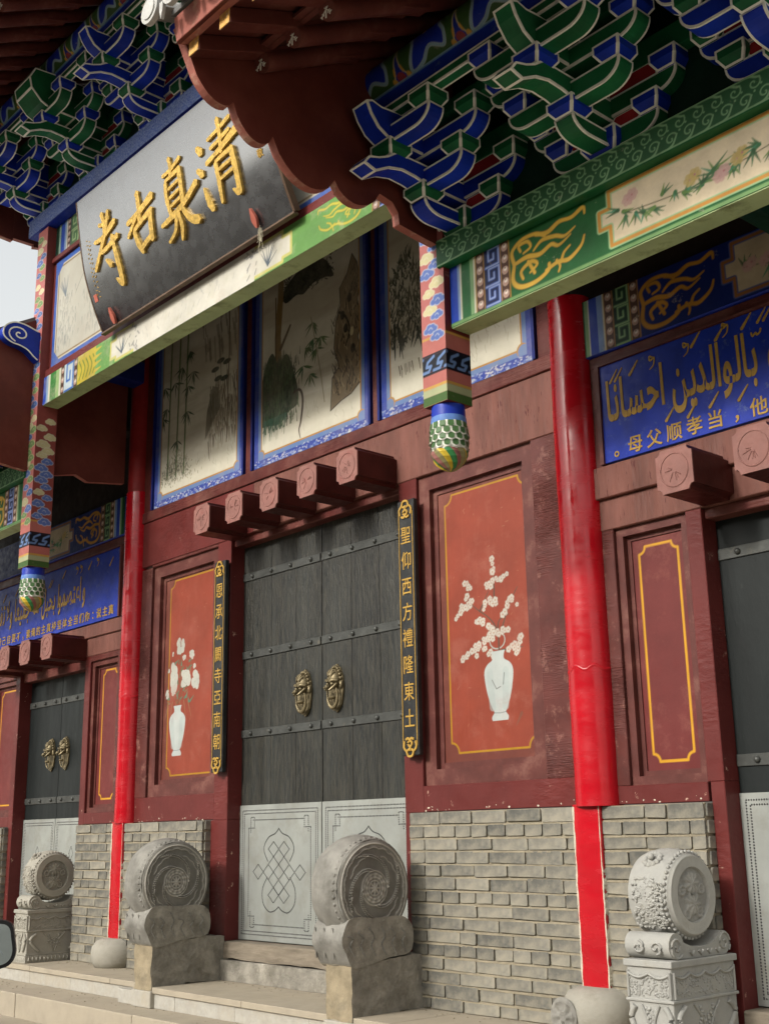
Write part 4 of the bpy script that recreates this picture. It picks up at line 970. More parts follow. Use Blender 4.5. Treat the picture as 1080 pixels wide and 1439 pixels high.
sign('near blue sign with gold Arabic script above the right door', -3.50, -1.32, 2.613, 3.118, ar1, '。母父顺孝当，他配物以要不', -3.425, 2.668, .090, .285, -3.465, 2.925, .43,
     [(-3.41, 3.045, '//'), (-3.29, 3.05, '/'), (-3.18, 3.05, '9'), (-2.985, 3.055, '9'), (-2.93, 3.08, '/'), (-2.80, 3.07, '/'), (-2.77, 3.08, '9'), (-2.66, 3.08, '/'), (-2.62, 3.0, 'w'), (-2.58, 3.085, '//'), (-3.10, 2.76, '/'), (-2.98, 2.745, '/'), (-2.86, 2.76, '/'), (-2.71, 2.75, '/')], hgap=.112)
ar2 = [(F(0xFE8D), 0, 0, 1), (F(0xFEEE), 0, 0, 1), (F(0xFED7), .012, 0, 1), (F(0xFEAE), 0, 0, 1), (F(0xFED4), 0, 0, 1), (F(0xFE97), .03, 0, 1), (F(0xFEFB), .02, 0, 1), (F(0xFEED), .05, 0, 1),
       (F(0xFE8E), 0, 0, 1), (F(0xFECC), 0, 0, 1), (F(0xFEF4), 0, 0, 1), (F(0xFEE4), 0, 0, 1), (F(0xFE9F), .05, 0, 1), (F(0xFDF2), .06, 0, .9), (F(0xFEDE), 0, 0, 1), (F(0xFE92), 0, 0, 1), (F(0xFEA4), 0, 0, 1), (F(0xFE91), .05, 0, 1),
       (F(0xFE8D), 0, 0, 1), (F(0xFEEE), 0, 0, 1), (F(0xFEE4), 0, 0, 1), (F(0xFEBC), 0, 0, 1), (F(0xFE98), 0, 0, 1), (F(0xFECB), .012, 0, 1), (F(0xFE8D), .03, 0, 1), (F(0xFEED), .02, 0, 1)]
sign('far blue sign with gold Arabic script behind the far hanging post', -10.75, -8.26, 2.545, 3.10, ar2, '裂分己自要不，索绳的主真持坚体全当们你：说主真', -10.50, 2.610, .084, .27, -10.62, 2.862, .41,
     [(-10.5, 3.02, '9'), (-10.35, 3.0, '/'), (-10.1, 3.02, '/'), (-9.9, 3.0, '9'), (-9.6, 3.02, '/'), (-9.45, 2.99, '//'), (-9.2, 3.03, '/'), (-8.97, 3.03, '9'), (-8.9, 3.03, '9'), (-8.75, 3.03, '/'), (-8.62, 3.04, '9'), (-8.4, 3.0, '/')], hgap=.0965)

# ================================================================== vertical couplet boards
def couplet(x0, x1, z0, z1, chars, label):
    xc = (x0+x1)/2; t = root('couplet_board', label, 'sign', (xc, -.05, z0), 'tall narrow couplet boards beside the door')
    bx(x0, x1, -.052, -.020, z0, z1).build('board', m_couplet, t, bevel=.003)
    fn = lambda u, v, q: (xc+u, -.0525-q, v)
    mb = MB(); w = (x1-x0)/2-.010; w2 = w-.0045
    O = [(-w, z0+.075), (w, z0+.075), (w, z1-.085), (-w, z1-.085)]
    for a, b in ((( -w, z0+.05), (-w2, z1-.07)), ((w2, z0+.05), (w, z1-.07))): mb.prism([(a[0], a[1]), (b[0], a[1]), (b[0], b[1]), (a[0], b[1])], lambda p, q, r_: (xc+p, -.0525-r_, q), .003, 0)
    mb.build('gold_line', m_goldp, t)
    n = len(chars); h = (z1-z0-.26)/n
    for i, ch in enumerate(chars): text_mb(ch, .108, lambda u, v, q, Z=z1-.135-h*(i+.5): (xc+u, -.0525-q, Z+v*1.02), .003, .004, None, 0, .80).build('character', m_goldp, t, recalc=False)
    
    for zc, s in ((z1-.055, 1), (z0+.045, -1)):
        m = MB(); k = .001
        for pts in ([(-.045, -.03), (-.05, .0), (-.03, .02), (-.012, .012)], [(.045, -.03), (.05, .0), (.03, .02), (.012, .012)], [(-.03, .018), (-.018, .045), (0, .05), (.018, .045), (.03, .018)], [(-.018, -.02), (0, -.034), (.018, -.02), (0, -.002), (-.018, -.02)], [(-.03, -.042), (-.014, -.048), (0, -.04), (.014, -.048), (.03, -.042)]):
            k += .0006; P = catmull([(a, zc+b*s) for a, b in pts], 4); stroke_mb(m, P, .012, -.0525, .004+k, fn=lambda a, b, q: (xc+a, -.0525-q, b))
        m.ell((xc, -.058, zc+.012*s), (.012, .006, .012), 8, 5); m.build('gold_ornament', m_goldp, t, recalc=False)
    return t
couplet(-6.885, -6.755, 1.285, 2.715, '恩承北闕寺亞南朝', 'black couplet board with gold characters, left side of the big door')
couplet(-4.992, -4.855, 1.285, 2.735, '聖仰西方禮隆東土', 'black couplet board with gold characters, right side of the big door')

# ================================================================== hanging posts with carved finials
def post_faces(t, x0, x1, y0, zb, zt, clouds_front, clouds_side, sidez, seed):
    w = x1-x0; PK = (196, 118, 112)
    def face(cloudrange, fcol, s):
        cv = Cv(w, zt-zb, .0042, fcol, 0, zb); r = random.Random(s); z = zb
        for h, c in ((.045, (72, 104, 50)), (.036, (176, 182, 140)), (.014, (206, 160, 80)), (.055, (190, 112, 104)), (.014, (16, 20, 34)), (.078, (16, 20, 34)), (.012, (16, 20, 34)), (.075, (190, 112, 104)), (.012, (206, 160, 80))):
            cv.rect(-1, z, 9, z+h, c); z += h
        zz = zb+.164; q = w/2.1
        for k in range(-1, 4):
            a = k*q*.98; cv.stroke([(a, zz+.005), (a+q*.55, zz+.005), (a+q*.75, zz+.03), (a+q*.35, zz+.03), (a+q*.45, zz+.052), (a+q*1.0, zz+.078-.004)], .014, (110, 140, 190))
        lo, hi = cloudrange; z = lo
        side = 1
        while z < hi:
            cols = [((96, 120, 188), (186, 196, 214)), ((214, 206, 160), (226, 220, 190)), ((120, 150, 96), (196, 202, 150)), ((70, 100, 160), (170, 186, 210))]
            c, o = r.choice(cols[:2] if s % 2 else cols); cx = w*(.5+.17*side+r.uniform(-.06, .06)); rad = w*r.uniform(.15, .21)
            bl = [(cx-rad*1.0, z-rad*.15), (cx+rad*.95, z-rad*.1), (cx-rad*.35, z+rad*.45), (cx+rad*.4, z+rad*.35), (cx, z-rad*.35)]
            for bxx, bz in bl: cv.ell(bxx, bz, rad*.78, rad*.62, o)
            for bxx, bz in bl: cv.ell(bxx, bz, rad*.62, rad*.48, c)
            cv.stroke([(cx-rad*.5, z), (cx, z+rad*.3), (cx+rad*.4, z-.1*rad)], .004, o, sm=4)
            side = -side; z += r.uniform(.035, .062)
        return cv
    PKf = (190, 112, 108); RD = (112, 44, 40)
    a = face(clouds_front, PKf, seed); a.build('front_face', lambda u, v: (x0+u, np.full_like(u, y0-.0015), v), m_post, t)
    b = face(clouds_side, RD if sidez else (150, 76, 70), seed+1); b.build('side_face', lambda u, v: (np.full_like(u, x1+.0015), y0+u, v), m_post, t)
def finial(t, xc, yc, zt, tall=0):
    m = MB(); m.lathe([(.0, zt), (.078, zt), (.080, zt-.055)], xc, yc, 28); m.build('blue_collar', m_blue, t, smooth=50)
    MB().lathe([(.081, zt-.055), (.084, zt-.075), (.083, zt-.088)], xc, yc, 28).build('pale_collar', m_ltblue, t, smooth=50)
    s = MB(); w = MB(); r0 = .084; rows = 4; z = zt-.088
    for k in range(rows):
        rr = r0+[.0, .003, .003, -.001][k]; rn = 14; off = (k % 2)*.5; hh = .036
        for q in range(rn):
            a0 = 2*math.pi*(q+off)/rn; a1 = 2*math.pi*(q+1+off)/rn; am = (a0+a1)/2
            def P(a, zz, d): return (xc+(rr+d)*math.cos(a), yc+(rr+d)*math.sin(a), zz)
            zt_, zb_ = z-k*.030+.004, z-k*.030-hh
            outer = [P(a0, zt_, .0), P(a0, zb_+.010, .0035), P((a0+am)/2, zb_+.002, .006), P(am, zb_, .007), P((a1+am)/2, zb_+.002, .006), P(a1, zb_+.010, .0035), P(a1, zt_, .0)]
            w.add(outer, [tuple(range(7))])
            e = (a1-a0)*.14
            inn = [P(a0+e, zt_-.002, .0025), P(a0+e, zb_+.013, .006), P((a0+am)/2+e*.5, zb_+.008, .0085), P(am, zb_+.006, .0095), P((a1+am)/2-e*.5, zb_+.008, .0085), P(a1-e, zb_+.013, .006), P(a1-e, zt_-.002, .0025)]
            s.add(inn, [tuple(range(7))])
    w.lathe([(r0-.002, z+.004), (r0-.002, z-.125), (r0-.006, z-.14)], xc, yc, 28)
    w.build('white_scale_edges', m_white, t, recalc=False); s.build('green_scales', M('scale_green', (.06, .13, .045), .45), t, recalc=False)
    cols = [M('swirl_yellow', (.50, .36, .03), .45), M('swirl_green', (.03, .16, .05), .45), M('swirl_pink', (.24, .10, .085), .45), M('swirl_olive', (.22, .20, .09), .45)]
    b = MB(); n = 48; prof = [(.083, -.128), (.084, -.145), (.077, -.168), (.060, -.192), (.035, -.212), (.0, -.226)]; v = []
    for j, (r, dz) in enumerate(prof):
        for k in range(n):
            a = 2*math.pi*k/n+j*.20; rr2 = r+.003*math.cos(8*math.pi*2*k/n)*(r > .02); v.append((xc+rr2*math.cos(a), yc+rr2*math.sin(a), z+.0+dz+.0))
    for j in range(len(prof)-1):
        for k in range(n): b.add([v[j*n+k], v[j*n+(k+1) % n], v[(j+1)*n+(k+1) % n], v[(j+1)*n+k]], [(0, 1, 2, 3)], (k//3) % 4)
    b.build('swirl_tip', cols, t, smooth=50)
def hanging_post(xc, zb, zt, label, cf, cs, dark, seed):
    t = root('hanging_post', label, 'post', (xc, -.85, zb), 'carved posts hanging from the front beams')
    x0, x1, y0, y1 = xc-.079, xc+.079, -.935, -.775
    bx(x0, x1, y0, y1, zb, zt).build('post_shaft', m_jamb, t, bevel=.003)
    post_faces(t, x0, x1, y0, zb, zt, cf, cs, dark, seed)
    finial(t, xc, -.855, zb-.001)
    return t
hanging_post(-3.745, 2.785, 5.44, 'near hanging post painted with clouds, ending in a green scaled finial', (3.12, 3.72), (3.12, 3.12), True, 21)
hanging_post(-8.02, 2.765, 5.44, 'far hanging post painted with clouds, left of the middle door', (3.10, 5.40), (3.10, 3.90), False, 30)
# carved cloud scroll on the outer side of the far post
t = root('cloud_scroll', 'blue carved cloud scroll bracket jutting from the front of the far hanging post', 'bracket', (-8.02, -1.0, 4.5))
SC = lambda a, b, q: (q, a, b)
P = catmull([(-.936, 4.56), (-.99, 4.575), (-1.07, 4.595), (-1.15, 4.59), (-1.215, 4.54), (-1.22, 4.47), (-1.16, 4.43), (-1.09, 4.42), (-1.03, 4.40), (-.98, 4.36), (-.936, 4.33)], 5)
MB().prism(P, SC, -8.06, -7.965).build('scroll_body', m_blue, t, bevel=.004)
m = MB(); sp = [(-1.10+(.006+.0078*a)*math.cos(a+1.2)*1.15, 4.508+(.006+.0066*a)*math.sin(a+1.2)) for a in [k*.35 for k in range(28)]]
fs_ = lambda a, b, q: (-7.965+q, a, b)
stroke_mb(m, sp, .011, 0, .003, fn=fs_); stroke_mb(m, P[2:-2], .010, 0, .0036, fn=fs_); m.build('white_spiral', m_white, t, recalc=False)

# ================================================================== front beams
def front_beam_right(x0, x1, d, label, z0=3.145):
    t = root('painted_front_beam', label, 'beam', ((x0+x1)/2, -.85, z0), 'painted front beams of the porch')
    bx(x0, x1, -.898, -.78, z0, 3.448).build('beam_body', m_green, t, bevel=.004)
    bx(x0+.003, x1-.003, -.896, -.782, z0-.003, z0+.02).build('pale_soffit', m_ltgreen, t)
    z1 = 3.448; cv = Cv(x1-x0-.004, z1-z0-.004, .0042, (24, 88, 40), x0+.002, z0+.002)
    cv.noise(.6, .12, None, 4); cv.rect(x0, z0, x1, z0+.018, (110, 150, 92))
    xs = x0+.002 if d > 0 else x1-.002
    x = end_band(cv, xs, z0+.02, z1, d, False); scroll(cv, x+d*.01, .42, z0+.035, .25, (206, 166, 60), d)
    c0 = x+d*.50; c1 = c0+d*1.15
    flower_box(cv, min(c0, c1), max(c0, c1), z0+.045, z1-.012, 9)
    if abs(x1-x0) > 2:
        xe = x1-.002 if d > 0 else x0+.002
        x = end_band(cv, xe, z0+.02, z1, -d, False); scroll(cv, x-d*.01, .30, z0+.035, .25, (206, 166, 60), -d)
    cv.build('painted_face', onwall(-.9), m_painted, t, gain=.85)
    # top plate with the pale scroll band
    bx(x0-.035 if d > 0 else x0, x1 if d > 0 else x1+.035, -.948, -.76, 3.4485, 3.59).build('top_plate', m_green, t, bevel=.003)
    xa, xb = (x0-.033, x1-.002) if d > 0 else (x0+.002, x1+.033)
    cv = Cv(xb-xa, .134, .0035, (38, 84, 50), xa, 3.452); LG = (122, 158, 118)
    cv.rect(xa, 3.452, xb, 3.459, LG); cv.rect(xa, 3.58, xb, 3.59, LG); n = int((xb-xa)/.082)
    for k in range(n+1):
        x = xa+(k+.5)*(xb-xa)/n
        for zc, s in ((3.552, 1), (3.488, -1)):
            X = x+(0.041 if s < 0 else 0); sp = [(X+(.003+.0036*a)*math.cos(a*s+.5)*1.15, zc-s*.004+(.003+.0040*a)*math.sin(a*s+.5)) for a in [q*.4 for q in range(17)]]
            cv.stroke(sp, .0058, LG); cv.stroke([sp[-1], (sp[-1][0]-.018, zc+s*.018), (sp[-1][0]-.04, zc+s*.032), (sp[-1][0]-.07, zc+s*.036)], [.007, .014], LG, sm=3)
        cv.ell(x+.03, 3.535, .0045, .0045, LG); cv.ell(x+.0, 3.515, .0045, .0045, LG)
    cv.build('scroll_band', onwall(-.9495), m_painted, t, gain=.85)
    return t
front_beam_right(-3.663, -1.2, 1, 'dark green front beam with a flower panel, right of the near hanging post')
front_beam_right(-11.6, -8.102, -1, 'green front beam at the left edge, left of the far hanging post')

t = root('painted_front_beam', 'light green front beam with white bamboo panels under the black name board', 'beam', (-5.9, -.85, 3.98), 'painted front beams of the porch')
x0, x1, z0, z1 = -7.938, -3.826, 3.98, 4.20
bx(x0, x1, -.898, -.775, z0, z1).build('beam_body', m_ltgreen, t, bevel=.004)
cv = Cv(x1-x0-.004, z1-z0-.004, .0048, (112, 166, 84), x0+.002, z0+.002); cv.noise(.5, .1, None, 3)
B, LB, G, LG, W_ = ((40, 80, 190), (150, 180, 215), (70, 140, 70), (160, 196, 130), (224, 222, 200))
x = stripes(cv, x0, [(.05, B), (.03, LB), (.03, W_), (.09, G), (.05, LG), (.03, W_)], z0, z1); pearls(cv, x+.025, .05, z0, z1); x += .05
meander(cv, x, x+.15, z0, z1, (200, 214, 222), (50, 90, 170), (120, 160, 210)); x += .15; pearls(cv, x+.025, .05, z0, z1); x += .055
cv.rect(x, z0, x+.26, z1, (200, 180, 60)); 
for k in range(5): cv.stroke([(x+.03+.05*k, z0+.03), (x+.06+.05*k, z0+.10), (x+.02+.05*k, z0+.17)], .014, (120, 140, 50), sm=5)
for k in range(4): cv.stroke([(x+.25, z0+.03+.05*k), (x+.34, z0+.04+.05*k)], [.03, .006], (200, 180, 60))
rr = random.Random(5)
P = [(-6.93, z0+.045), (-6.86, z0+.045), (-6.86, z0+.02), (-4.98, z0+.02), (-4.98, z0+.045), (-4.90, z0+.045), (-4.90, z1-.05), (-4.98, z1-.05), (-4.98, z1-.01), (-6.86, z1-.01), (-6.86, z1-.05), (-6.93, z1-.05)]
cv.poly(P, (226, 222, 206)); cv.stroke(P, .02, (214, 208, 120), closed=True)
cv.poly([(-6.62, z0+.0), (-5.25, z0+.0), (-5.25, z1), (-6.62, z1)], (228, 224, 210))
for xx_ in (-6.62, -5.28):
    for k in range(16): a = xx_+rr.uniform(-.05, .05); zz = rr.uniform(z0+.02, z1-.02); cv.stroke([(a, zz), (a+rr.uniform(-.03, .03), zz+rr.uniform(-.03, .03))], .012, (150, 150, 150), .8)
for xx_ in (-6.78, -5.12):
    for k in range(9): a = rr.uniform(.3, 2.6); cv.stroke([(xx_, z0+.05), (xx_+.10*math.cos(a), z0+.05+.13*math.sin(a))], [.010, .003], (90, 104, 116))
for k in range(30): a = rr.uniform(-6.5, -5.4); zz = rr.uniform(z0+.03, z1-.04); cv.stroke([(a, zz), (a+rr.uniform(-.03, .03), zz+.03)], .004, (170, 172, 168), .8)
scroll(cv, -4.30, .36, z0+.02, .18, (206, 196, 70), -1); cv.noise(.12, .25, (206, 200, 170), 8, 2, 2, .6)
x = end_band(cv, x1-.004, z0, z1, -1, False)
cv.build('painted_face', onwall(-.9), gain=.55, parent=t, mat=M('light_painted_ornament', None, .5, .12, 6, .15, 60, DUST, .1, 5, .2, attr=True))

# painted boards above the light green beam, mostly behind the name board
t = root('board_wall', 'red framed boards with a pale landscape painting left of the black name board', 'wall', (-5.9, -.85, 4.2))
bx(-7.94, -3.83, -.868, -.80, 4.201, 5.445).build('red_board', m_jamb, t)
bx(-7.94, -3.83, -.893, -.869, 4.2015, 4.262).build('lower_rail', m_jamb, t, bevel=.004)
bx(-7.94, -3.83, -.893, -.869, 5.135, 5.175).build('upper_rail', m_jamb, t, bevel=.004)
cv = Cv(3.9, .86, .006, (214, 212, 198), -7.90, 4.27); rr = random.Random(2)
for k in range(260):
    x = rr.choice([rr.gauss(-7.7, .09), rr.gauss(-7.25, .08)]); z = rr.uniform(4.42, 4.85)-abs(x+7.45)*.1; cv.stroke([(x, z), (x+rr.uniform(-.02, .02), z-rr.uniform(.02, .07))], [.009, .003], rr.choice([(160, 162, 156), (178, 178, 170), (140, 146, 146)]), .7)
for k in range(10): a = rr.uniform(.4, 2.7); cv.stroke([(-7.72, 4.80), (-7.72+.15*math.cos(a), 4.80+.16*math.sin(a))], [.014, .003], (128, 140, 150), .8)
cv.stroke([(-7.55, 4.78), (-7.4, 4.92), (-7.25, 4.88)], .006, (150, 150, 144), sm=4)
for ins, c in ((.065, (150, 120, 80)), (.052, (226, 222, 200)), (.04, (40, 100, 200))):
    cv.rect(-8, 4.2, -7.90+ins, 6, c); cv.rect(-8, 4.2, 0, 4.27+ins, c); cv.rect(-8, 5.13-ins, 0, 6, c)
cv.poly([(-7.86, 4.31), (-7.78, 4.31), (-7.86, 4.39)], (40, 100, 200)); cv.poly([(-7.86, 5.09), (-7.78, 5.09), (-7.86, 5.01)], (40, 100, 200))
cv.build('landscape_board', onwall(-.8695), m_mural, t, gain=.5)
cv = Cv(3.9, .265, .005, (60, 50, 110), -7.93, 5.178)
x = stripes(cv, -7.93, [(.05, (16, 60, 40)), (.03, (150, 180, 160)), (.06, (40, 80, 180)), (.03, (140, 170, 210)), (.02, (220, 220, 200))], 5.1, 5.5)
pearls(cv, x+.022, .044, 5.178, 5.443); x += .05; meander(cv, x, x+.13, 5.178, 5.443, (80, 120, 80), (180, 200, 150), (120, 160, 110)); x += .135; pearls(cv, x+.022, .044, 5.178, 5.443); x += .05
scroll(cv, x, .42, 5.19, .24, (206, 180, 110), 1)
cv.build('pattern_board', onwall(-.8697), m_painted, t)
t = root('plate_beam', 'long dusty blue beam above the black name board', 'beam', (-6, -.9, 5.45))
bx(-8.24, -3.45, -.955, -.76, 5.446, 5.59).build('plate_core', m_blue, t, bevel=.004)
bx(-8.238, -3.452, -.958, -.9555, 5.447, 5.589).build('dusty_face', m_bluedust, t)

# ================================================================== black name board
prof = catmull([(-.968, 4.205), (-1.045, 4.37), (-1.122, 4.585), (-1.172, 4.83), (-1.205, 5.05), (-1.212, 5.10)], 6)
S = [0.]
for a, b in zip(prof[:-1], prof[1:]): S.append(S[-1]+math.hypot(b[0]-a[0], b[1]-a[1]))
def on_board(u, s, q):
    s = min(max(s, 0), S[-1]-1e-5); i = max(0, min(len(S)-2, int(np.searchsorted(S, s))-1)); f = (s-S[i])/(S[i+1]-S[i])
    y = prof[i][0]+(prof[i+1][0]-prof[i][0])*f; z = prof[i][1]+(prof[i+1][1]-prof[i][1])*f
    dy, dz = prof[i+1][0]-prof[i][0], prof[i+1][1]-prof[i][1]; L = math.hypot(dy, dz)
    return (u, y-q*dz/L, z+q*dy/L)
t = root('name_board', 'large curved glossy black name board with four raised gold characters', 'sign', (-5.85, -1.0, 4.2))
bd = MB(); v = []; XA, XB = -6.92, -4.79; ns = len(prof)
for k, s in enumerate(S): v += [on_board(XA, s, 0), on_board(XB, s, 0), on_board(XB, s, -.04), on_board(XA, s, -.04)]
bd.add(v, [(i*4+j, i*4+(j+1) % 4, (i+1)*4+(j+1) % 4, (i+1)*4+j) for i in range(ns-1) for j in range(4)]+[(0, 3, 2, 1), ((ns-1)*4, (ns-1)*4+1, (ns-1)*4+2, (ns-1)*4+3)])
bd.build('board', m_lacquer, t, smooth=30)
ed = MB()
for xa, xb in ((XA-.012, XA-.0005), (XB+.0005, XB+.018)):
    v = []
    for s in S: v += [on_board(xa, s, .002), on_board(xb, s, .002), on_board(xb, s, -.042), on_board(xa, s, -.042)]
    ed.add(v, [(i*4+j, i*4+(j+1) % 4, (i+1)*4+(j+1) % 4, (i+1)*4+j) for i in range(ns-1) for j in range(4)]+[(0, 3, 2, 1), ((ns-1)*4, (ns-1)*4+1, (ns-1)*4+2, (ns-1)*4+3)])
ed.box(XA-.012, XB+.018, -.978, -.945, 4.188, 4.2); ed.build('edge_strip', m_bedge, t)
# brush strokes in a unit box, x right, y up
GL = {
 'si': [([(.30, .88), (.44, .86), (.62, .90)], [.07, .09]), ([(.42, 1.0), (.46, .86), (.44, .72)], [.10, .08]), ([(.12, .70), (.40, .70), (.78, .80)], [.07, .10, .12]), ([(.62, .98), (.50, .78), (.30, .58), (.02, .36)], [.09, .11, .07]),
        ([(.30, .52), (.50, .54), (.82, .60)], [.07, .11]), ([(.66, .64), (.70, .40), (.70, .16), (.66, .02), (.54, .12)], [.10, .13, .12, .04]), ([(.40, .40), (.50, .30)], [.06, .11])],
 'gu': [([(.08, .62), (.46, .68), (.86, .80)], [.09, .11, .15]), ([(.46, 1.0), (.47, .78), (.44, .50)], [.12, .10]), ([(.42, .68), (.24, .54), (.06, .40)], [.08, .07]), ([(.26, .42), (.30, .22), (.38, .04)], [.11, .12, .09]),
        ([(.26, .44), (.54, .52), (.82, .58)], [.07, .11]), ([(.78, .58), (.74, .34), (.70, .14)], [.13, .12]), ([(.36, .10), (.54, .16), (.74, .20)], [.09, .10])],
 'zhen': [([(.20, .84), (.44, .86), (.66, .92)], [.06, .08]), ([(.40, 1.0), (.42, .88), (.38, .76)], [.09, .07]), ([(.26, .74), (.24, .56), (.28, .34)], [.09, .10, .08]), ([(.26, .76), (.46, .78), (.64, .80)], [.06, .09]),
          ([(.62, .80), (.62, .56), (.60, .34)], [.11, .10]), ([(.32, .64), (.56, .67)], [.05, .06]), ([(.32, .53), (.56, .56)], [.05, .06]), ([(.32, .43), (.56, .46)], [.05, .06]),
          ([(.02, .28), (.36, .32), (.66, .38), (.98, .50)], [.07, .10, .09, .13]), ([(.40, .28), (.30, .14), (.10, .06)], [.09, .05]), ([(.58, .32), (.70, .16), (.86, .10)], [.08, .17]), ([(.46, .34), (.48, .16), (.40, .0)], [.08, .10, .05])],
 'qing': [([(.08, .84), (.16, .76)], [.09, .15]), ([(.04, .58), (.13, .50)], [.08, .14]), ([(.12, .34), (.16, .16), (.20, .06)], [.04, .15, .10]), ([(.34, .84), (.62, .88), (.86, .93)], [.06, .08]), ([(.38, .72), (.60, .75), (.82, .79)], [.06, .07]),
          ([(.26, .58), (.58, .64), (.98, .74)], [.08, .09, .14]), ([(.60, 1.0), (.62, .80), (.60, .60)], [.10, .08]), ([(.46, .52), (.46, .28), (.42, .06)], [.10, .10, .06]), ([(.46, .53), (.66, .55), (.84, .56)], [.06, .09]),
          ([(.82, .56), (.84, .30), (.80, .06), (.70, .12)], [.12, .12, .12, .04]), ([(.50, .42), (.78, .44)], [.05, .06]), ([(.50, .31), (.78, .33)], [.05, .06])]}
for key, xc, w, lo, hi in (('si', -6.565, .41, .19, .715), ('gu', -6.135, .40, .28, .675), ('zhen', -5.715, .44, .215, .735), ('qing', -5.27, .45, .235, .745)):
    m = MB(); k = 0; h = hi-lo
    for pts, ws in GL[key]:
        k += 1; P = catmull([(xc-w/2+w*a, lo+h*b) for a, b in pts], 6)
        r = random.Random(k); ww = list(np.interp(np.linspace(0, 1, len(P)), np.linspace(0, 1, len(ws)), ws)); ww = [q*.37*(1+r.uniform(-.10, .10)) for q in ww]
        stroke_mb(m, P, ww, 0, .012+.0007*k, fn=on_board)
    m.build('gold_character', m_gold, t, recalc=False)
m = MB(); r = random.Random(3)
for col, (x, s0, s1, sz, chars) in enumerate(((-5.0, .70, .56, .045, '十月'), (-4.90, .72, .28, .055, '安夏阳敬'))):
    for i, ch in enumerate(chars): text_mb(ch, sz, lambda u, v, q, X=x, Z=s0-(s0-s1)*i/len(chars): on_board(X+u, Z+v, q), .004, .01, m)
for k in range(26):
    x = -6.83+(k % 2)*.028+r.uniform(-.006, .006); z = .62-.016*k
    stroke_mb(m, [(x-.008, z), (x+r.uniform(-.004, .012), z+r.uniform(-.008, .01))], [.006, .003], 0, .003+.0003*(k % 3), fn=on_board)
m.build('small_lettering', m_goldp, t, recalc=False, kind='stuff')
MB().prism([(-6.885, .20), (-6.845, .20), (-6.845, .25), (-6.885, .25)], on_board, .003, 0).build('red_seal', m_hook, t)
for x, s in ((-6.72, .03), (-5.085, .06)):
    hk = MB(); P = catmull([(x, s-.035), (x+.022, s+.01), (x+.014, s+.05), (x-.002, s+.085), (x-.014, s+.045), (x-.020, s+.01)], 4, True)
    hk.prism(P, on_board, .03, .012); hk.build('leaf_hook', m_hook, t, bevel=.004)
tw = MB(); r = random.Random(9)
for k in range(14):
    x = -5.07+r.uniform(-.012, .012); y = -.985-r.uniform(0, .012); z = 4.2+r.uniform(0, .03); pts = [(x, y, z)]
    for q in range(5): x += r.uniform(-.01, .01); z -= r.uniform(.01, .05 if k > 10 else .028); pts.append((x, min(y+r.uniform(-.006, .006), -.91), z))
    tw.tube(pts, .0016, 4)
tag(tw.build('straw_wisp', m_straw, None, recalc=False), 'wisp of dry straw hanging from the lower edge of the black name board', 'straw')
# ================================================================== bracket sets under the eaves
def fpoly(mb, P, ws, mi, mo):
    """flat polygon with a painted outline: ws = outline width per edge"""
    P = [Vector(p) for p in P]; n = len(P)
    nrm = Vector((0, 0, 0))
    for i in range(n): nrm += P[i].cross(P[(i+1) % n])
    if nrm.length < 1e-12: return
    nrm.normalize(); D = []
    for i in range(n):
        e = P[(i+1) % n]-P[i]; e.normalize(); D.append(nrm.cross(e))
    Q = []
    for i in range(n):
        w0, w1 = ws[i-1], ws[i]; d0, d1 = D[i-1], D[i]; det = 1-(d0.dot(d1))**2
        if det < .02: Q.append(P[i]+d1*max(w0, w1))
        else:
            c = d0.dot(d1); a = (w0-c*w1)/det; b = (w1-c*w0)/det; v = d0*a+d1*b
            if v.length > 2.5*max(w0, w1): v *= 2.5*max(w0, w1)/v.length
            Q.append(P[i]+v)
    mb.add(Q, [tuple(range(n))], mi)
    for i in range(n):
        j = (i+1) % n
        if ws[i] > 0: mb.add([P[i], P[j], Q[j], Q[i]], [(0, 1, 2, 3)], mo)
        elif ws[i-1] > 0 or ws[j] > 0: mb.add([P[i], P[j], Q[j], Q[i]], [(0, 1, 2, 3)], mi)
WL = .0095
def oprism(mb, poly, fn, t0, t1, mi, mo, w=WL, sharp=40, skip=()):
    """extruded profile (CCW seen from t0), outlined faces, outlines along the long edges and at sharp corners"""
    n = len(poly)
    fpoly(mb, [fn(a, b, t0) for a, b in poly], [0 if i in skip else w for i in range(n)], mi, mo); fpoly(mb, [fn(a, b, t1) for a, b in poly][::-1], [w]*n, mi, mo)
    V = [Vector((a, b)) for a, b in poly]
    def is_sharp(i):
        a = (V[i]-V[i-1]); b = (V[(i+1) % n]-V[i]); return a.length > 1e-9 and b.length > 1e-9 and abs(a.angle(b)) > R(sharp)
    for i in range(n):
        j = (i+1) % n; s0, s1 = is_sharp(i), is_sharp(j)
        fpoly(mb, [fn(*poly[i], t0), fn(*poly[i], t1), fn(*poly[j], t1), fn(*poly[j], t0)], [w if s0 else 0, w, w if s1 else 0, w], mi, mo)
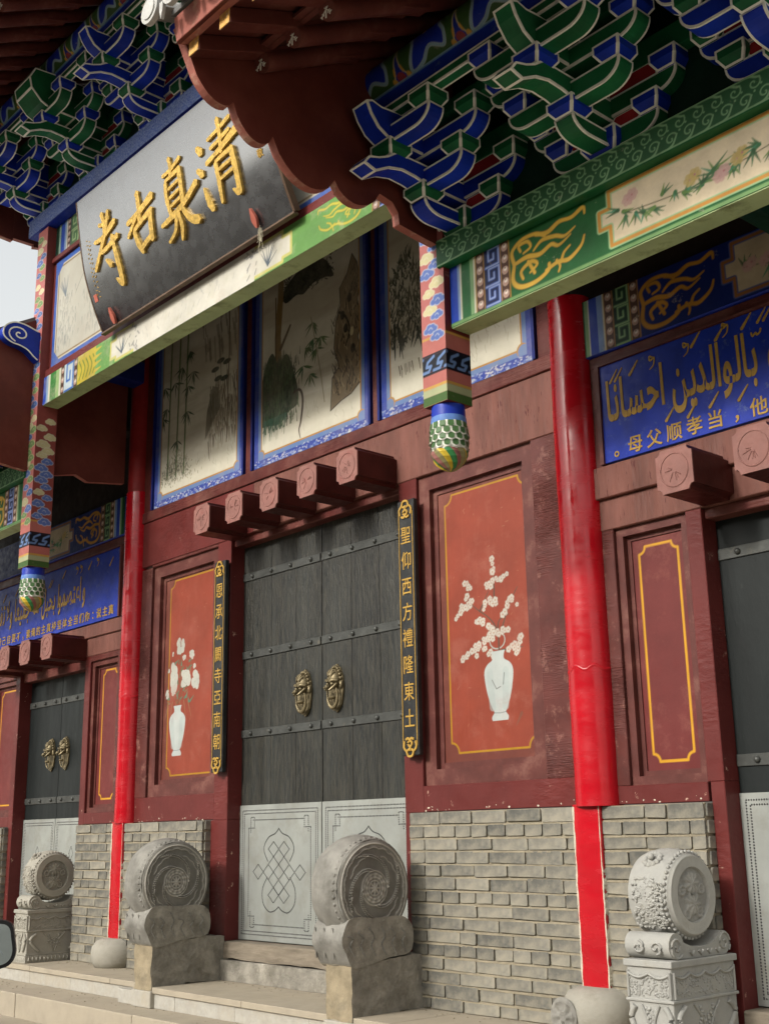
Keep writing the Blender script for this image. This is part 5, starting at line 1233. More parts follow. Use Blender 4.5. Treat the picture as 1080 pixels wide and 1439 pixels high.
def dou(mb, x, f, z, hw, h, mi, mo, w=WL):
    """bearing block: square upper part, tapering foot. f = forward (towards the street)"""
    a, b = hw, hw*.62; zm = z+h*.48
    T = [(x-a, f-a), (x+a, f-a), (x+a, f+a), (x-a, f+a)]; B = [(x-b, f-b), (x+b, f-b), (x+b, f+b), (x-b, f+b)]
    p = lambda q, zz: (q[0], -.85-q[1], zz)
    for i in range(4):
        j = (i+1) % 4
        fpoly(mb, [p(T[i], zm), p(T[j], zm), p(T[j], z+h), p(T[i], z+h)][::-1], [w, w, 0, w], mi, mo)
        fpoly(mb, [p(B[i], z), p(B[j], z), p(T[j], zm), p(T[i], zm)][::-1], [0, w, w, w], mi, mo)
    mb.add([p(q, z) for q in B], [(0, 1, 2, 3)], mi); mb.add([p(q, z+h) for q in T], [(0, 1, 2, 3)], mi)
def arm_profile(L, z0, h, n=7, cut=.10):
    """X-direction arm, profile in (x,z): flat top, ends curve up from the bottom"""
    R_ = [(L-cut+cut*math.sin(math.pi/2*k/n), z0+h*.92*(1-math.cos(math.pi/2*k/n))) for k in range(n+1)]
    return [(-a, b) for a, b in R_[::-1]]+R_+[(L, z0+h), (-L, z0+h)]
FX = lambda f0: (lambda a, b, q: (a, -.85-f0-q, b))
def make_set(name, label, scheme, wide=0.0, sides=(-1, 1)):
    """scheme 0: blue arms with green blocks; 1: green arms with blue blocks. Built round x=0, y=-0.85, z=0 (top of the plate)"""
    arm, blk = (m_blueb, m_greenb) if scheme == 0 else (m_greenb, m_blueb)
    t = root(name, label, 'bracket', (0, 0, 0), None)
    def part(nm, fn, mats, par=t):
        m = MB(); fn(m); return m.build(nm, mats, par, recalc=False)
    A = [arm, m_white]; B = [blk, m_white]
    part('base_block', lambda m: dou(m, 0, 0, 0, .092, .118, 0, 1), [arm if 0 else blk, m_white])
    def armx(f0, L, z0, h, nm='arm'):
        P = arm_profile(L, z0, h)
        if sides == (1,): P = [(max(a, -.07), b) for a, b in P if a > -.05]; P = [(-.07, z0)]+[p for p in P if p[0] > 0]+[(-.07, z0+h)]
        if sides == (-1,): P = [p for p in P if p[0] < 0]; P = P[:-1]+[(.07, z0), (.07, z0+h), P[-1]]
        part(nm, lambda m: oprism(m, P, lambda a, b, q: (a, -.85-f0-q, b), .047, -.047, 0, 1), A)
    def block(x, f, z, hw=.064, h=.080): part('block', lambda m: dou(m, x, f, z, hw, h, 0, 1), B)
    # wall plane
    armx(0, .280, .028, .090); armx(0, .380, .180, .088)
    for x in (-.235, .235): block(x, .012, .112) if (1 if x > 0 else -1) in sides else None
    for x in (-.335, .335): block(x, .012, .262) if (1 if x > 0 else -1) in sides else None
    # first step
    block(0, .262, .098, .068, .074)
    armx(.262, .295, .146, .088); armx(.262, .392, .302, .088)
    for x in (-.245, .245): block(x, .262, .232) if (1 if x > 0 else -1) in sides else None
    for x in (-.340, .340): block(x, .262, .388) if (1 if x > 0 else -1) in sides else None
    # second step
    block(0, .462, .238, .068, .076); armx(.462, .300, .300, .086)
    for x in (-.250, .250): block(x, .462, .384) if (1 if x > 0 else -1) in sides else None
    # forward arms: quarter-curved lower arm, beak, cloud head; t axis is x
    fw = lambda a, b, q: (q, -.85-a, b); hw = .050+wide
    low = [(-.25, .10)]+[(-.25+.01*k, .04) for k in (1,)]+[(.20, .030)]+[(.20+.105*math.sin(math.pi/2*k/6), .030+.068*(1-math.cos(math.pi/2*k/6))) for k in range(1, 7)]+[(.305, .10)]
    part('forward_arm', lambda m: oprism(m, low[::-1], fw, .050, -.050, 0, 1), A)
    beak = [(-.2, .158), (.28, .160), (.36, .176), (.44, .180), (.52, .160), (.60, .115), (.672, .135), (.640, .178), (.58, .196), (.53, .22), (.49, .25), (.47, .262), (-.2, .262)]
    part('beak', lambda m: oprism(m, beak[::-1], fw, .050, -.050, 0, 1, sharp=30), A)
    if wide: head = [(-.1, .310), (.42, .312), (.46, .30), (.56, .34), (.64, .42), (.66, .50), (.62, .585), (.44, .60), (-.1, .60)]
    else: head = [(-.1, .310), (.46, .312), (.52, .315), (.58, .345), (.625, .40), (.65, .455), (.615, .470), (.56, .458), (.46, .468), (-.1, .468)]
    part('cloud_head', lambda m: oprism(m, head[::-1], fw, hw, -hw, 0, 1, sharp=30), A)
    return t
m_blueb = M('bracket_blue', (0.007, 0.030, 0.36), .42, .28, 5, .12, 50, (.01, .03, .16), .12, 9, .2)
m_greenb = M('bracket_green', (0.012, 0.115, 0.042), .42, .28, 5, .12, 50, (.02, .05, .035), .12, 9, .2)
protos = {}
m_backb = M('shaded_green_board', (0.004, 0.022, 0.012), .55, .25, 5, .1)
ord_ = {0: 'first', 1: 'second', 2: 'third', 3: 'fourth', 4: 'fifth', 5: 'sixth', 6: 'seventh'}
def place_sets(xs, z, labels, schemes, wides, group, half=None):
    out = []
    for i_, (x, lb, s, w) in enumerate(zip(xs, labels, schemes, wides)):
        sd_ = (half,) if half and i_ == 0 else (-1, 1); key = (s, w, sd_)
        if key not in protos:
            protos[key] = make_set('bracket_set', lb, s, w, sd_); protos[key].location = (x, 0, z); protos[key]['group'] = group; out.append(protos[key])
        else:
            r = dup(protos[key], (0, 0, 0), lb, group); r.location = (x, 0, z); out.append(r)
    return out
col = ['blue', 'green']
place_sets([-3.600, -2.727, -1.855], 3.59, ['blue bracket set with green blocks, first right of the near roof edge', 'green bracket set with blue blocks, second from the near roof edge', 'blue bracket set at the top right corner of the view'],
           [0, 1, 0], [0, 0, 0], 'bracket sets of the right roof', 1)
mx_ = [-8.145, -7.272, -6.40, -5.527, -4.655, -3.78]
place_sets(mx_, 5.59, ['blue bracket set at the left end of the dusty blue beam', 'green bracket set with one big blunt head, second on the dusty blue beam', 'blue bracket set, third from the left end of the blue beam',
                       'green bracket set above the name board, partly hidden by the near roof', 'blue bracket set of the middle roof, behind the near roof', 'green bracket set at the right end of the middle roof'],
           [0, 1, 0, 1, 0, 1], [0, .07, 0, 0, 0, 0], 'bracket sets of the middle roof')
place_sets([-8.19, -9.01, -9.88, -10.75], 3.59, ['blue bracket set of the left roof, next to the far hanging post', 'green bracket set of the left roof, second from the far post', 'blue bracket set of the left roof, third from the far post', 'green bracket set of the left roof, at the left edge'],
           [0, 1, 0, 1], [0, 0, 0, 0], 'bracket sets of the left roof', -1)

def tie_boards(xa, xb, z, sets, label, xc):
    """long boards that run behind and between the bracket sets"""
    t = root('tie_boards', label, 'board', (xc, -.85, z), 'long tie boards between bracket sets')
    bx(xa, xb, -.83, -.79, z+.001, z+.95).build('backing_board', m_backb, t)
    m = MB(); w = WL
    for f0, zz, h, mm in ((.012, z+.342, .11, 0), (.262, z+.466, .06, 0), (.462, z+.462, .05, 0)):
        oprism(m, [(xa, zz), (xb, zz), (xb, zz+h), (xa, zz+h)], lambda a, b, q: (a, -.85-f0-q, b), .030, -.030, 0, 1 if f0 > .4 else 0)
    m.build('tie_rail', [m_greenb, m_white], t, recalc=False)
    m = MB()
    oprism(m, [(xa, z+.535), (xb, z+.535), (xb, z+.60), (xa, z+.60)], lambda a, b, q: (a, -.85-.42-q, b), .045, -.045, 0, 0); m.build('purlin_board', [m_blue, m_ltblue], t, recalc=False)
    bx(xa, xb, -1.322, -1.28, z+.6005, z+.618).build('pale_strip', m_ltblue, t)
    for x in sets:                                             # red infill between the arms of the wall plane
        for x0, x1, z0, z1 in ((x+.040, x+.186, .112, .186), (x-.186, x-.040, .112, .186), (x+.03, x+.283, .258, .348), (x-.283, x-.03, .258, .348)):
            if x1 > xb: continue
            q = MB(); c = .018
            P = [(x0+c, z+z0), (x1-c, z+z0), (x1, z+z0+c), (x1, z+z1-c), (x1-c, z+z1), (x0+c, z+z1), (x0, z+z1-c), (x0, z+z0+c)]
            oprism(q, P, lambda a, b, qq: (a, -.85-qq, b), .034, .001, 0, 1); q.build('infill_panel', [m_infill, m_white], t, recalc=False)
    return t
tie_boards(-3.69, -1.2, 3.59, [-3.60, -2.727, -1.855], 'green tie boards with red infill between the brackets of the right roof', -2.4)
tie_boards(-8.25, -3.5, 5.59, mx_, 'green tie boards with red infill between the brackets of the middle roof', -5.9)
tie_boards(-11.6, -8.10, 3.59, [-8.19, -9.01, -9.88, -10.75], 'green tie boards with red infill between the brackets of the left roof', -9.8)

# ================================================================== roofs
def purlin(t, xa, xb, z, x_off=0.):
    r = .092; yc, zc = -1.285, z+.60+r*.9
    cv = Cv(xb-xa, math.pi*r*1.15, .0045, (24, 44, 128), xa, 0); H = math.pi*r*1.15
    G, Bl, WB, GD = (62, 96, 50), (26, 52, 170), (140, 176, 196), (214, 164, 70)
    cv.rect(xa, 0, xb, H, G)
    P = .38; k0 = int((xa)/P)-1
    for k in range(k0, int(xb/P)+2):
        x = k*P+x_off
        b1 = catmull([(x+a_*.8, b_) for a_, b_ in [(0, .01), (.05, .10), (.03, .17), (.10, .20), (.16, .27), (.26, .25), (.30, .19), (.26, .14), (.30, .08), (.27, .03), (.18, .06), (.10, .02)]], 5, True)
        b1 = [(a, b*H/.30) for a, b in b1]; cv.poly(b1, Bl); cv.stroke(b1, .016, (190, 205, 205), closed=True); cv.stroke(b1, .009, WB, closed=True)
        for dx, fl in ((.11, 1), (.31, -1)):
            X = x+dx; y0 = .15*H/.3 if fl > 0 else .05*H/.3
            if fl < 0:
                cv.poly([(X-.05, 0), (X-.02, .055), (X, .13*H/.3), (X+.02, .055), (X+.05, 0)], (30, 50, 150)); cv.stroke([(X-.05, 0), (X-.02, .055), (X, .15*H/.3), (X+.02, .055), (X+.05, 0)], .006, (220, 200, 150))
                cv.ell(X, .018, .024, .024, (156, 60, 66)); cv.ell(X-.045, .01, .014, .018, GD); cv.ell(X+.045, .01, .014, .018, GD); cv.ell(X, .165*H/.3, .011, .020, GD)
                cv.stroke([(X-.028, .04), (X-.02, .065)], .012, GD); cv.stroke([(X+.028, .04), (X+.02, .065)], .012, GD)
            else:
                cv.stroke([(X-.03, H), (X, y0), (X+.03, H)], .006, (220, 210, 180)); cv.ell(X, y0, .016, .018, GD); cv.stroke([(X-.05, H-.01), (X-.03, H-.06)], .012, GD)
    for k in range(1):
        cv.rect(xa, H*.0, xb, H*.02, WB)
    cv.build('purlin_log', lambda u, v: (u, yc-r*np.cos(v/r-1.15), zc+r*np.sin(v/r-1.15)), m_painted, t)
    bx(xa, xb, yc+.02, yc+r*.8, zc-r*.5, zc+r*.8).build('purlin_back', m_dark, t)
    return zc+r
def scal(yf, z_off, cut=0):
    """lower edge of the bargeboard from the eave (front) to the back: hanging scallops"""
    pts = [(-2.375, 4.075), (-2.315, 3.945)]
    cusps = [(-2.315, 3.945), (-2.11, 3.845), (-1.905, 3.765), (-1.565, 3.685), (-1.30, 3.715)]
    sag = [(.075, .55), (.095, .42), (.125, .45), (.09, .42)]
    for (a, b), (c, d), (s, f) in zip(cusps[:-1], cusps[1:], sag):
        for k in range(1, 11):
            u = k/10; w = math.sin(math.pi*u)**.62; pts.append((a+(c-a)*u, b+(d-b)*u-s*w))
    pts += [(-1.22, 3.70), (-1.185, 3.655), (-1.18, 3.60), (-1.05, 3.585), (-.94, 3.575)]
    return [(y, z+z_off) for y, z in pts]
def roof(label, xa, xb, dz, side, bx_at, xpost, rows):
    t = root('eave_roof', label, 'roof', ((xa+xb)/2, -1.2, 4.4+dz), 'roofs of the gate')
    zr = lambda y: 4.475+dz+.575*(y+1.285); zf = lambda y: 3.985+dz+.42*(y+2.335)
    zt = lambda y: (zr(y)+.055) if y > -1.42 else (zf(y)+.075)
    purlin(t, xa, xb, 3.59+dz)
    n = int((xb-xa)/.225); x = bx_at+.045 if side > 0 else bx_at-.075
    xs = []
    while xa+.03 < x < xb-.0: xs.append(x); x += side*.222
    rm = None; fm = None; ang = 0
    for i, x in enumerate(xs):
        if rm is None:
            q = MB(); q.tube([(0, -2.0, zr(-2.0)-dz), (0, .25, zr(.25)-dz)], .046, 12); rm = q.build('rafter', m_rafter, t, smooth=50); rm.location = Vector((x, 0, dz))-wloc(t)
            rm.data.transform(Matrix.Translation(wloc(t)))
            q = MB(); s = .036
            for a, b in ((-.0, 1),): pass
            q2 = MB(); v = []
            for y, h in ((-2.335, .0), (-1.45, .0)):
                z = zf(y)-dz; v += [(-s, y, z-s), (s, y, z-s), (s, y, z+s), (-s, y, z+s)]
            q2.add(v, [(0, 1, 2, 3), (7, 6, 5, 4), (0, 4, 5, 1), (1, 5, 6, 2), (2, 6, 7, 3), (3, 7, 4, 0)])
            fm = q2.build('flying_rafter', m_rafter, t, bevel=.003); fm.location = rm.location; fm.data.transform(Matrix.Translation(wloc(t)))
            # painted rafter ends
            e = MB(); z = zf(-2.335)-dz; e.box(-s*.92, s*.92, -2.339, -2.3355, z-s*.92, z+s*.92); fe = e.build('gold_end', m_goldend, fm)
            e = MB(); z = zr(-2.0)-dz; c = .042
            for a in range(4):
                A = R(45*0+a*45); dx_, dz_ = math.cos(A)*c*.93, math.sin(A)*c*.93
                if a in (0, 2): continue
                e.prism([(-dx_-.003, -dz_), (-dx_+.003, -dz_), (dx_+.003, dz_), (dx_-.003, dz_)], lambda p, q_, r_, z=z: (p, -2.003-r_, z+q_), .002+.0004*a, 0)
            e.box(-.003, .003, -2.0062, -2.0031, z-c, z+c)
            for sx in (-1, 1):
                for sz in (-1, 1):
                    for k_ in (.012, .022):
                        e.box(sx*k_, sx*(k_+.012), -2.0052, -2.0031, z+sz*k_, z+sz*(k_+.0035)); e.box(sx*k_, sx*(k_+.0035), -2.0050, -2.0029, z+sz*(k_+.0035), z+sz*(k_+.014))
            re_ = e.build('painted_star', m_white, rm, recalc=False)
            for ob in (fe, re_): ob.data.transform(Matrix.Translation(wloc(fm)))
        else:
            for src in (rm, fm):
                c_ = src.copy(); COL.objects.link(c_); c_.parent = t; c_.location = Vector((x, 0, dz))-wloc(t)
                for ch in src.children: d_ = ch.copy(); COL.objects.link(d_); d_.parent = c_
    # soffit boards over the rafters
    sof = MB(); y0, y1 = -2.0, .3
    sof.add([(xa, y0, zr(y0)+.05), (xb, y0, zr(y0)+.05), (xb, y1, zr(y1)+.05), (xa, y1, zr(y1)+.05)], [(0, 1, 2, 3)]); sof.build('soffit', m_board, t)
    sof = MB(); sof.add([(xa, -2.39, zf(-2.39)+.04), (xb, -2.39, zf(-2.39)+.04), (xb, -1.42, zf(-1.42)+.04), (xa, -1.42, zf(-1.42)+.04)], [(0, 1, 2, 3)]); sof.build('upper_soffit', m_rafter, t)
    bx(xa, xb, -2.03, -1.97, zr(-2.0)+.052, zr(-2.0)+.068).build('inner_eave_board', m_rafter, t)
    # eave fascia (faded) and tile edge
    e = MB(); z = zf(-2.37)+.075
    e.add([(xa, -2.385, z-.035), (xb, -2.385, z-.035), (xb, -2.40, z+.075), (xa, -2.40, z+.075), (xa, -2.33, z-.03), (xb, -2.33, z-.03), (xb, -2.34, z+.08), (xa, -2.34, z+.08)],
          [(0, 1, 2, 3), (5, 4, 7, 6), (0, 4, 5, 1), (3, 2, 6, 7), (0, 3, 7, 4), (1, 5, 6, 2)]); e.build('eave_fascia', m_edge, t, bevel=.004)
    r_ = MB(); yb = .45
    r_.prism([(-2.41, z+.078), (-1.42, zt(-1.42)+.04), (yb, zt(yb)+.06), (yb, zt(yb)+.10), (-1.42, zt(-1.42)+.08), (-2.41, z+.105)], lambda a, b, q_: (q_, a, b), xa, xb); r_.build('roof_slab', m_roof, t)
    tm = None; nn = int((xb-xa+.12)/.165)
    for i in range(nn+1):
        X = xa-.06*(1 if side > 0 else 0)+.02+i*.165
        if X > xb-.05: break
        if tm is None:
            q = MB(); v = []; y0_, y1_ = -2.47, .45; nnn = 8
            za, zm_, zb_ = z+.09-dz, zt(-1.42)+.06-dz, zt(.45)+.08-dz
            for y, z_ in ((y0_, za), (-1.42, zm_), (y1_, zb_)):
                for k in range(nnn+1): a = math.pi*k/nnn; v.append((.055*math.cos(a), y, z_+.055*math.sin(a)))
            q.add(v, [(j_*(nnn+1)+k, j_*(nnn+1)+k+1, (j_+1)*(nnn+1)+k+1, (j_+1)*(nnn+1)+k) for j_ in range(2) for k in range(nnn)])
            tm = q.build('roof_tile', m_tile, t, smooth=50); tm.location = Vector((X, 0, dz))-wloc(t); tm.data.transform(Matrix.Translation(wloc(t)))
            e = MB(); cz = za+.005; P = [(.062*math.cos(2*math.pi*k/20), cz+.062*math.sin(2*math.pi*k/20)) for k in range(20)]
            e.prism(P, lambda a, b, q_: (a, q_, b), -2.492, -2.468); e.prism([(a*.72, cz+(b-cz)*.72) for a, b in P], lambda a, b, q_: (a, q_, b), -2.498, -2.492)
            e.prism([(.07, cz-.01), (.095, cz-.01), (.095, cz-.045), (.0825, cz-.09), (.07, cz-.045)][::-1], lambda a, b, q_: (a, q_, b), -2.485, -2.47)
            en = e.build('tile_end', m_tile, tm, bevel=.003); en.data.transform(Matrix.Translation(wloc(tm)))
        else:
            c_ = tm.copy(); COL.objects.link(c_); c_.parent = t; c_.location = Vector((X, 0, dz))-wloc(t)
            for ch in tm.children: d_ = ch.copy(); COL.objects.link(d_); d_.parent = c_
    # bargeboards
    for b_x, s in rows:
        lo = scal(0, dz)
        def board(pl, nm='bargeboard'):
            q = MB(); v0, v1 = (b_x-.022, b_x+.022)
            q.prism(pl, lambda a, b, q_: (q_, a, b), v0, v1, 0, 1); return q.build(nm, [m_barge, m_edge], t, bevel=.003)
        pl = lo+[(-.94, zt(-.94)+.045), (-1.42, zt(-1.42)+.035), (-2.385, zf(-2.385)+.125)]
        board(pl)
        board([(-.76, 3.575+dz), (-.55, 3.62+dz), (-.45, 3.58+dz), (-.30, 3.60+dz), (-.14, 3.62+dz), (-.14, zt(-.14)+.045), (-.76, zt(-.76)+.045)])
        board([(-.9395, 3.78+dz if dz < 1 else 3.6+dz), (-.7605, 3.78+dz if dz < 1 else 3.6+dz), (-.7605, zt(-.76)+.045), (-.9395, zt(-.94)+.045)]) if dz > 1 else None
    return t
m_goldend = M('gold_rafter_end', (0.62, 0.34, 0.09), .5, .3, 40, .3, 60, (.55, .48, .36), .3, 25, .1)
roof('lower right roof with red rafters and a scalloped bargeboard', -3.715, -1.05, 0, 1, -3.70, -3.745, [(-3.722, -1)])
roof('raised middle roof whose rafters fill the top left corner', -8.60, -3.2, 2.0, 1, -8.575, -8.02, [(-8.60, -1)])
roof('lower left roof with a dark red bargeboard behind the far hanging post', -11.6, -8.07, -.08, -1, -8.08, -8.02, [(-8.065, 1)])

# porch interior: dark ceilings and cross beams
t = root('porch_ceiling', 'dark timber ceiling and cross beams behind the front beams', 'ceiling', (-5.9, -.4, 4.6))
bx(-8.0, -3.75, -.77, -.01, 4.93, 4.95).build('middle_ceiling', m_dark, t)
bx(-8.02, -7.86, -.775, -.10, 4.33, 4.50).build('blue_cross_beam', m_bluedk, t, bevel=.004)
bx(-3.66, -1.0, -.775, -.01, 4.0, 4.02).build('right_ceiling', m_dark, t); bx(-11.6, -8.1, -.775, -.01, 4.0, 4.02).build('left_ceiling', m_dark, t)
bx(-2.42, -2.32, -.775, -.03, 3.36, 3.46).build('cross_beam', m_dgreen, t, bevel=.004)
for xa_, xb_ in ((-8.02, -7.97), (-3.80, -3.76)): bx(xa_, xb_, -.77, -.02, 4.5, 5.44).build('side_board', m_dark, t)
tag(bx(-8.6, -3.2, -.80, .2, 6.6, 6.62).build('inner_board', m_dark, t))
# ================================================================== carved drum stones
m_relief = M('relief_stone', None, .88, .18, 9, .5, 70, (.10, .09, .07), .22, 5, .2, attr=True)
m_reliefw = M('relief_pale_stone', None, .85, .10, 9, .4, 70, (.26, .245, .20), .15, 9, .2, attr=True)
def disc_relief(R_, kind):
    """height above the disc face as a function of (r, theta)"""
    def ridge(d, w): return max(0., 1-abs(d)/w)
    def big(r, th):
        q = r/R_; h = 0.
        h += .010*ridge(q-.97, .04)+.005*ridge(q-.915, .02)
        h += .007*ridge(q-.235, .02)+.006*ridge(q-.305, .02)
        if q < .14: h += .010*(1-q/.14)**.5+.004*math.cos(8*th)*(q/.14)
        h += .010*ridge(q-.165, .03)
        if .20 < q < .34: h += .004+.0022*math.cos(12*th+(q-.2)*14)
        h += .010*ridge(q-.37, .028)
        # four spiral arms sweeping from the centre into lobed petals
        for k in range(4):
            ph = th-k*math.pi/2
            for off in (0., .24):
                t0 = 2.35*(max(q, .37)-.37)/.5+off*(1 if q < .7 else max(0, 1-(q-.7)*6))
                d = (ph-t0+math.pi) % (2*math.pi)-math.pi
                if .37 < q < .84: h += .015*ridge(d*q, .032)
        lob = .86+.028*abs(math.sin(th*9)); h += .011*ridge(q-lob, .022)
        lob2 = .70+.03*abs(math.sin(th*9+1))
        ph4 = (th-2.35*(.70-.37)/.5) % (math.pi/2)
        if .25 < ph4 < 1.3: h += .009*ridge(q-lob2, .02)
        return h
    def small(r, th):
        q = r/R_; h = 0.
        if q > .68: return .012+.002*ridge(q-.97, .04)
        h -= .002
        for cy, s in ((.30, 1), (-.22, 1)):
            x, y = q*math.cos(th), q*math.sin(th)-cy; d = math.hypot(x, y); a = math.atan2(y, x)
            if d < .30+.04*math.cos(7*a): h = max(h, .009*(1-d/.36)+.003*math.cos(9*a)+.003)
        for cx, cy in ((-.42, .12), (.42, .14), (-.25, -.48), (.3, -.44)):
            x, y = q*math.cos(th)-cx, q*math.sin(th)-cy; d = math.hypot(x, y)
            if d < .15: h = max(h, .007*(.5+.5*math.cos(d*55)))
        h += .0022*math.sin(th*31+q*40)*math.sin(q*70)
        return h
    return big if kind == 'big' else small
def drum(t, xr, yc, zc, R_, W, mat_rim, mat_face, kind, dome, label=None):
    """disc with its axis along x; right face at xr, width W, bulging rim"""
    m = MB(); n = 72; prof = []; k = 14
    for i in range(k+1):
        u = i/k; prof.append((xr-.012-(W-.024)*u, R_*.965+dome*math.sin(math.pi*u)**.8))
    r = random.Random(int(abs(xr)*37)); v = []
    for x, rad in prof:
        for j in range(n):
            a = 2*math.pi*j/n; rr = rad+(.0022*math.sin(a*5+x*60)+.0015*math.sin(a*13+x*90))*(kind == 'big')
            if kind == 'small':
                u = (xr-x)/W; rr += .003*math.sin(a*17+u*9)*math.sin(u*21)*(.22 < u < .9)
            v.append((x, yc+rr*math.cos(a), zc+rr*math.sin(a)))
    m.add(v, [(i*n+j, i*n+(j+1) % n, (i+1)*n+(j+1) % n, (i+1)*n+j) for i in range(k) for j in range(n)])
    d = m.build('drum', mat_rim, t, smooth=60)
    nb = 44; b = MB()                                          # row of drum nails near the rim
    for j in range(nb):
        a = 2*math.pi*j/nb; x = xr-.040 if kind == 'big' else xr-.022; rad = R_*.965+dome*.30
        b.ell((x, yc+rad*math.cos(a), zc+rad*math.sin(a)), (.0105, .0105, .0105) if kind == 'big' else (.008, .009, .009), 8, 5)
    for s_ in (.062, .020) if kind == 'big' else (.04,):
        rad = R_*.965+dome*(.42 if s_ > .05 else .16); b.tube([(xr-s_, yc+rad*math.cos(2*math.pi*j/48), zc+rad*math.sin(2*math.pi*j/48)) for j in range(49)], .004, 6, cap=False)
    b.build('drum_nails', mat_rim, d, smooth=60, kind='stuff')
    f = disc_relief(R_*.93, kind); m = MB(); nr, na = 60, 180
    if kind == 'small': nr, na = 40, 130
    v = []
    for i in range(nr+1):
        rad = R_*.965*i/nr
        for j in range(na):
            a = 2*math.pi*j/na; h = f(rad, a) if rad < R_*.93 else .004*(1-(rad-R_*.93)/(R_*.035+1e-9))
            v.append((xr-.012+h+.004*(1-(rad/R_)**2), yc+rad*math.cos(a), zc+rad*math.sin(a)))
    m.add(v, [(i*na+j, (i+1)*na+j, (i+1)*na+(j+1) % na, i*na+(j+1) % na) for i in range(nr) for j in range(na)])
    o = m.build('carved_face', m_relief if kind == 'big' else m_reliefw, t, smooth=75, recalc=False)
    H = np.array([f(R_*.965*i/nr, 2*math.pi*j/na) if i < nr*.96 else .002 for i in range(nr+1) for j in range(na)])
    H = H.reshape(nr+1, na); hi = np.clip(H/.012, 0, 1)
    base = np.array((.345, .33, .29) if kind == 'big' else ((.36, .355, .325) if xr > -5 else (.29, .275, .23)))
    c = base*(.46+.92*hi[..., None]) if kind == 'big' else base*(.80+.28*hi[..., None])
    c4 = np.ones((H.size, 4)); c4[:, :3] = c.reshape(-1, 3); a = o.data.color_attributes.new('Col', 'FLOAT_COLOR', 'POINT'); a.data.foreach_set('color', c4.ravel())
    return d
def rough_block(t, name, x0, x1, poly, mat, amp, seed, nx=8, div=.03, front=None):
    """extruded (y,z) outline with an irregular hewn surface"""
    r = random.Random(seed); P = []
    for i in range(len(poly)):
        a, b = poly[i], poly[(i+1) % len(poly)]; L = math.hypot(b[0]-a[0], b[1]-a[1]); k = max(1, int(L/div))
        for q in range(k): P.append((a[0]+(b[0]-a[0])*q/k, a[1]+(b[1]-a[1])*q/k))
    n = len(P); cy = sum(p[0] for p in P)/n; cz = sum(p[1] for p in P)/n
    from mathutils import noise as mn
    def nz(x, y, z, s=14): return mn.noise(Vector((x*s+seed, y*s, z*s)))
    m = MB(); v = []
    for i in range(nx+1):
        x = x0+(x1-x0)*i/nx
        for (y, z) in P:
            d = amp*(nz(x, y, z)*1.0+.5*nz(x, y, z, 33)); L = math.hypot(y-cy, z-cz)+1e-9
            v.append((x, y+(y-cy)/L*d, z+(z-cz)/L*d))
    for i in range(nx):
        for j in range(n):
            a, b = P[j], P[(j+1) % n]; fr_ = front and (b[1]-a[1]) and abs(b[1]-a[1]) > abs(b[0]-a[0]) and (a[0]+b[0])/2 < cy
            m.add([v[i*n+j], v[i*n+(j+1) % n], v[(i+1)*n+(j+1) % n], v[(i+1)*n+j]], [(0, 1, 2, 3)], 1 if fr_ else 0)
    for side, xx, s in ((0, x0, -1), (nx, x1, 1)):              # faces as shrinking rings
        rings = 7; base = side*n; prev = [v[base+j] for j in range(n)]
        for q in range(1, rings+1):
            cur = []
            for j in range(n):
                u = q/rings; y = v[base+j][1]*(1-u)+cy*u; z = v[base+j][2]*(1-u)+cz*u; cur.append((xx+s*amp*(.6*nz(xx, y, z, 20)+.5*nz(xx, y, z, 45))*min(1, q/1.5), y, z))
            m.add(prev+cur, [(j, (j+1) % n, (j+1) % n+n, j+n) for j in range(n)]); prev = cur
    import bmesh
    o = m.build(name, [mat, front] if front else mat, t)
    bm = bmesh.new(); bm.from_mesh(o.data); bmesh.ops.remove_doubles(bm, verts=bm.verts, dist=1e-5); bmesh.ops.recalc_face_normals(bm, faces=bm.faces); bm.to_mesh(o.data); bm.free()
    o.data.polygons.foreach_set('use_smooth', [True]*len(o.data.polygons)); o.data.set_sharp_from_angle(angle=R(50)); return o
def big_drum(xr, label, seed):
    t = root('drum_stone', label, 'stone', (xr-.11, -.35, -.12), 'carved drum stones at the doors')
    x0 = xr-.205
    bx(x0-.012, xr+.006, -.545, -.33, -.1185, -.022).build('granite_foot', m_granite, t, bevel=.006, bseg=2)
    rough_block(t, 'lower_block', x0+.005, xr-.004, [(-.535, -.021), (-.30, -.021), (-.30, .002), (-.012, .002), (-.012, .262), (-.12, .270), (-.535, .245)], m_stoneside, .013, seed, front=m_stoneraw)
    # bulging cushion between block and drum
    cs = catmull([(-.575, .30), (-.600, .36), (-.575, .43), (-.52, .47), (-.36, .46), (-.20, .46), (-.135, .42), (-.120, .35), (-.15, .28), (-.30, .262), (-.45, .235), (-.53, .232)], 4, True)
    rough_block(t, 'cushion', x0-.035, xr+.004, cs, m_stoneside, .004, seed+3, 8, .02, front=m_stone)
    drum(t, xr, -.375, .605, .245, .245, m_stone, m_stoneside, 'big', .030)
    rl = MB(); r = random.Random(seed)
    for q in range(6):
        pts = catmull([(-.56+.07*q+r.uniform(-.01, .01), .43-r.uniform(0, .05)), (-.53+.07*q, .37), (-.55+.07*q, .33), (-.52+.07*q, .28)], 5)
        rl.tube([(xr+.005, a, b) for a, b in pts], .0045, 5)
    for q in range(3):
        rl.tube([(x0-.02+.07*q+.012*math.sin(k), -.592+.004*k, .42-.03*k) for k in range(6)], .004, 5)
    rl.build('carved_lines', m_stone, t, smooth=60, kind='stuff')
    return t
big_drum(-6.755, 'weathered drum stone left of the big door, spiral carving on its side', 3)
big_drum(-4.865, 'weathered drum stone right of the big door, in front of the kick plate', 8)
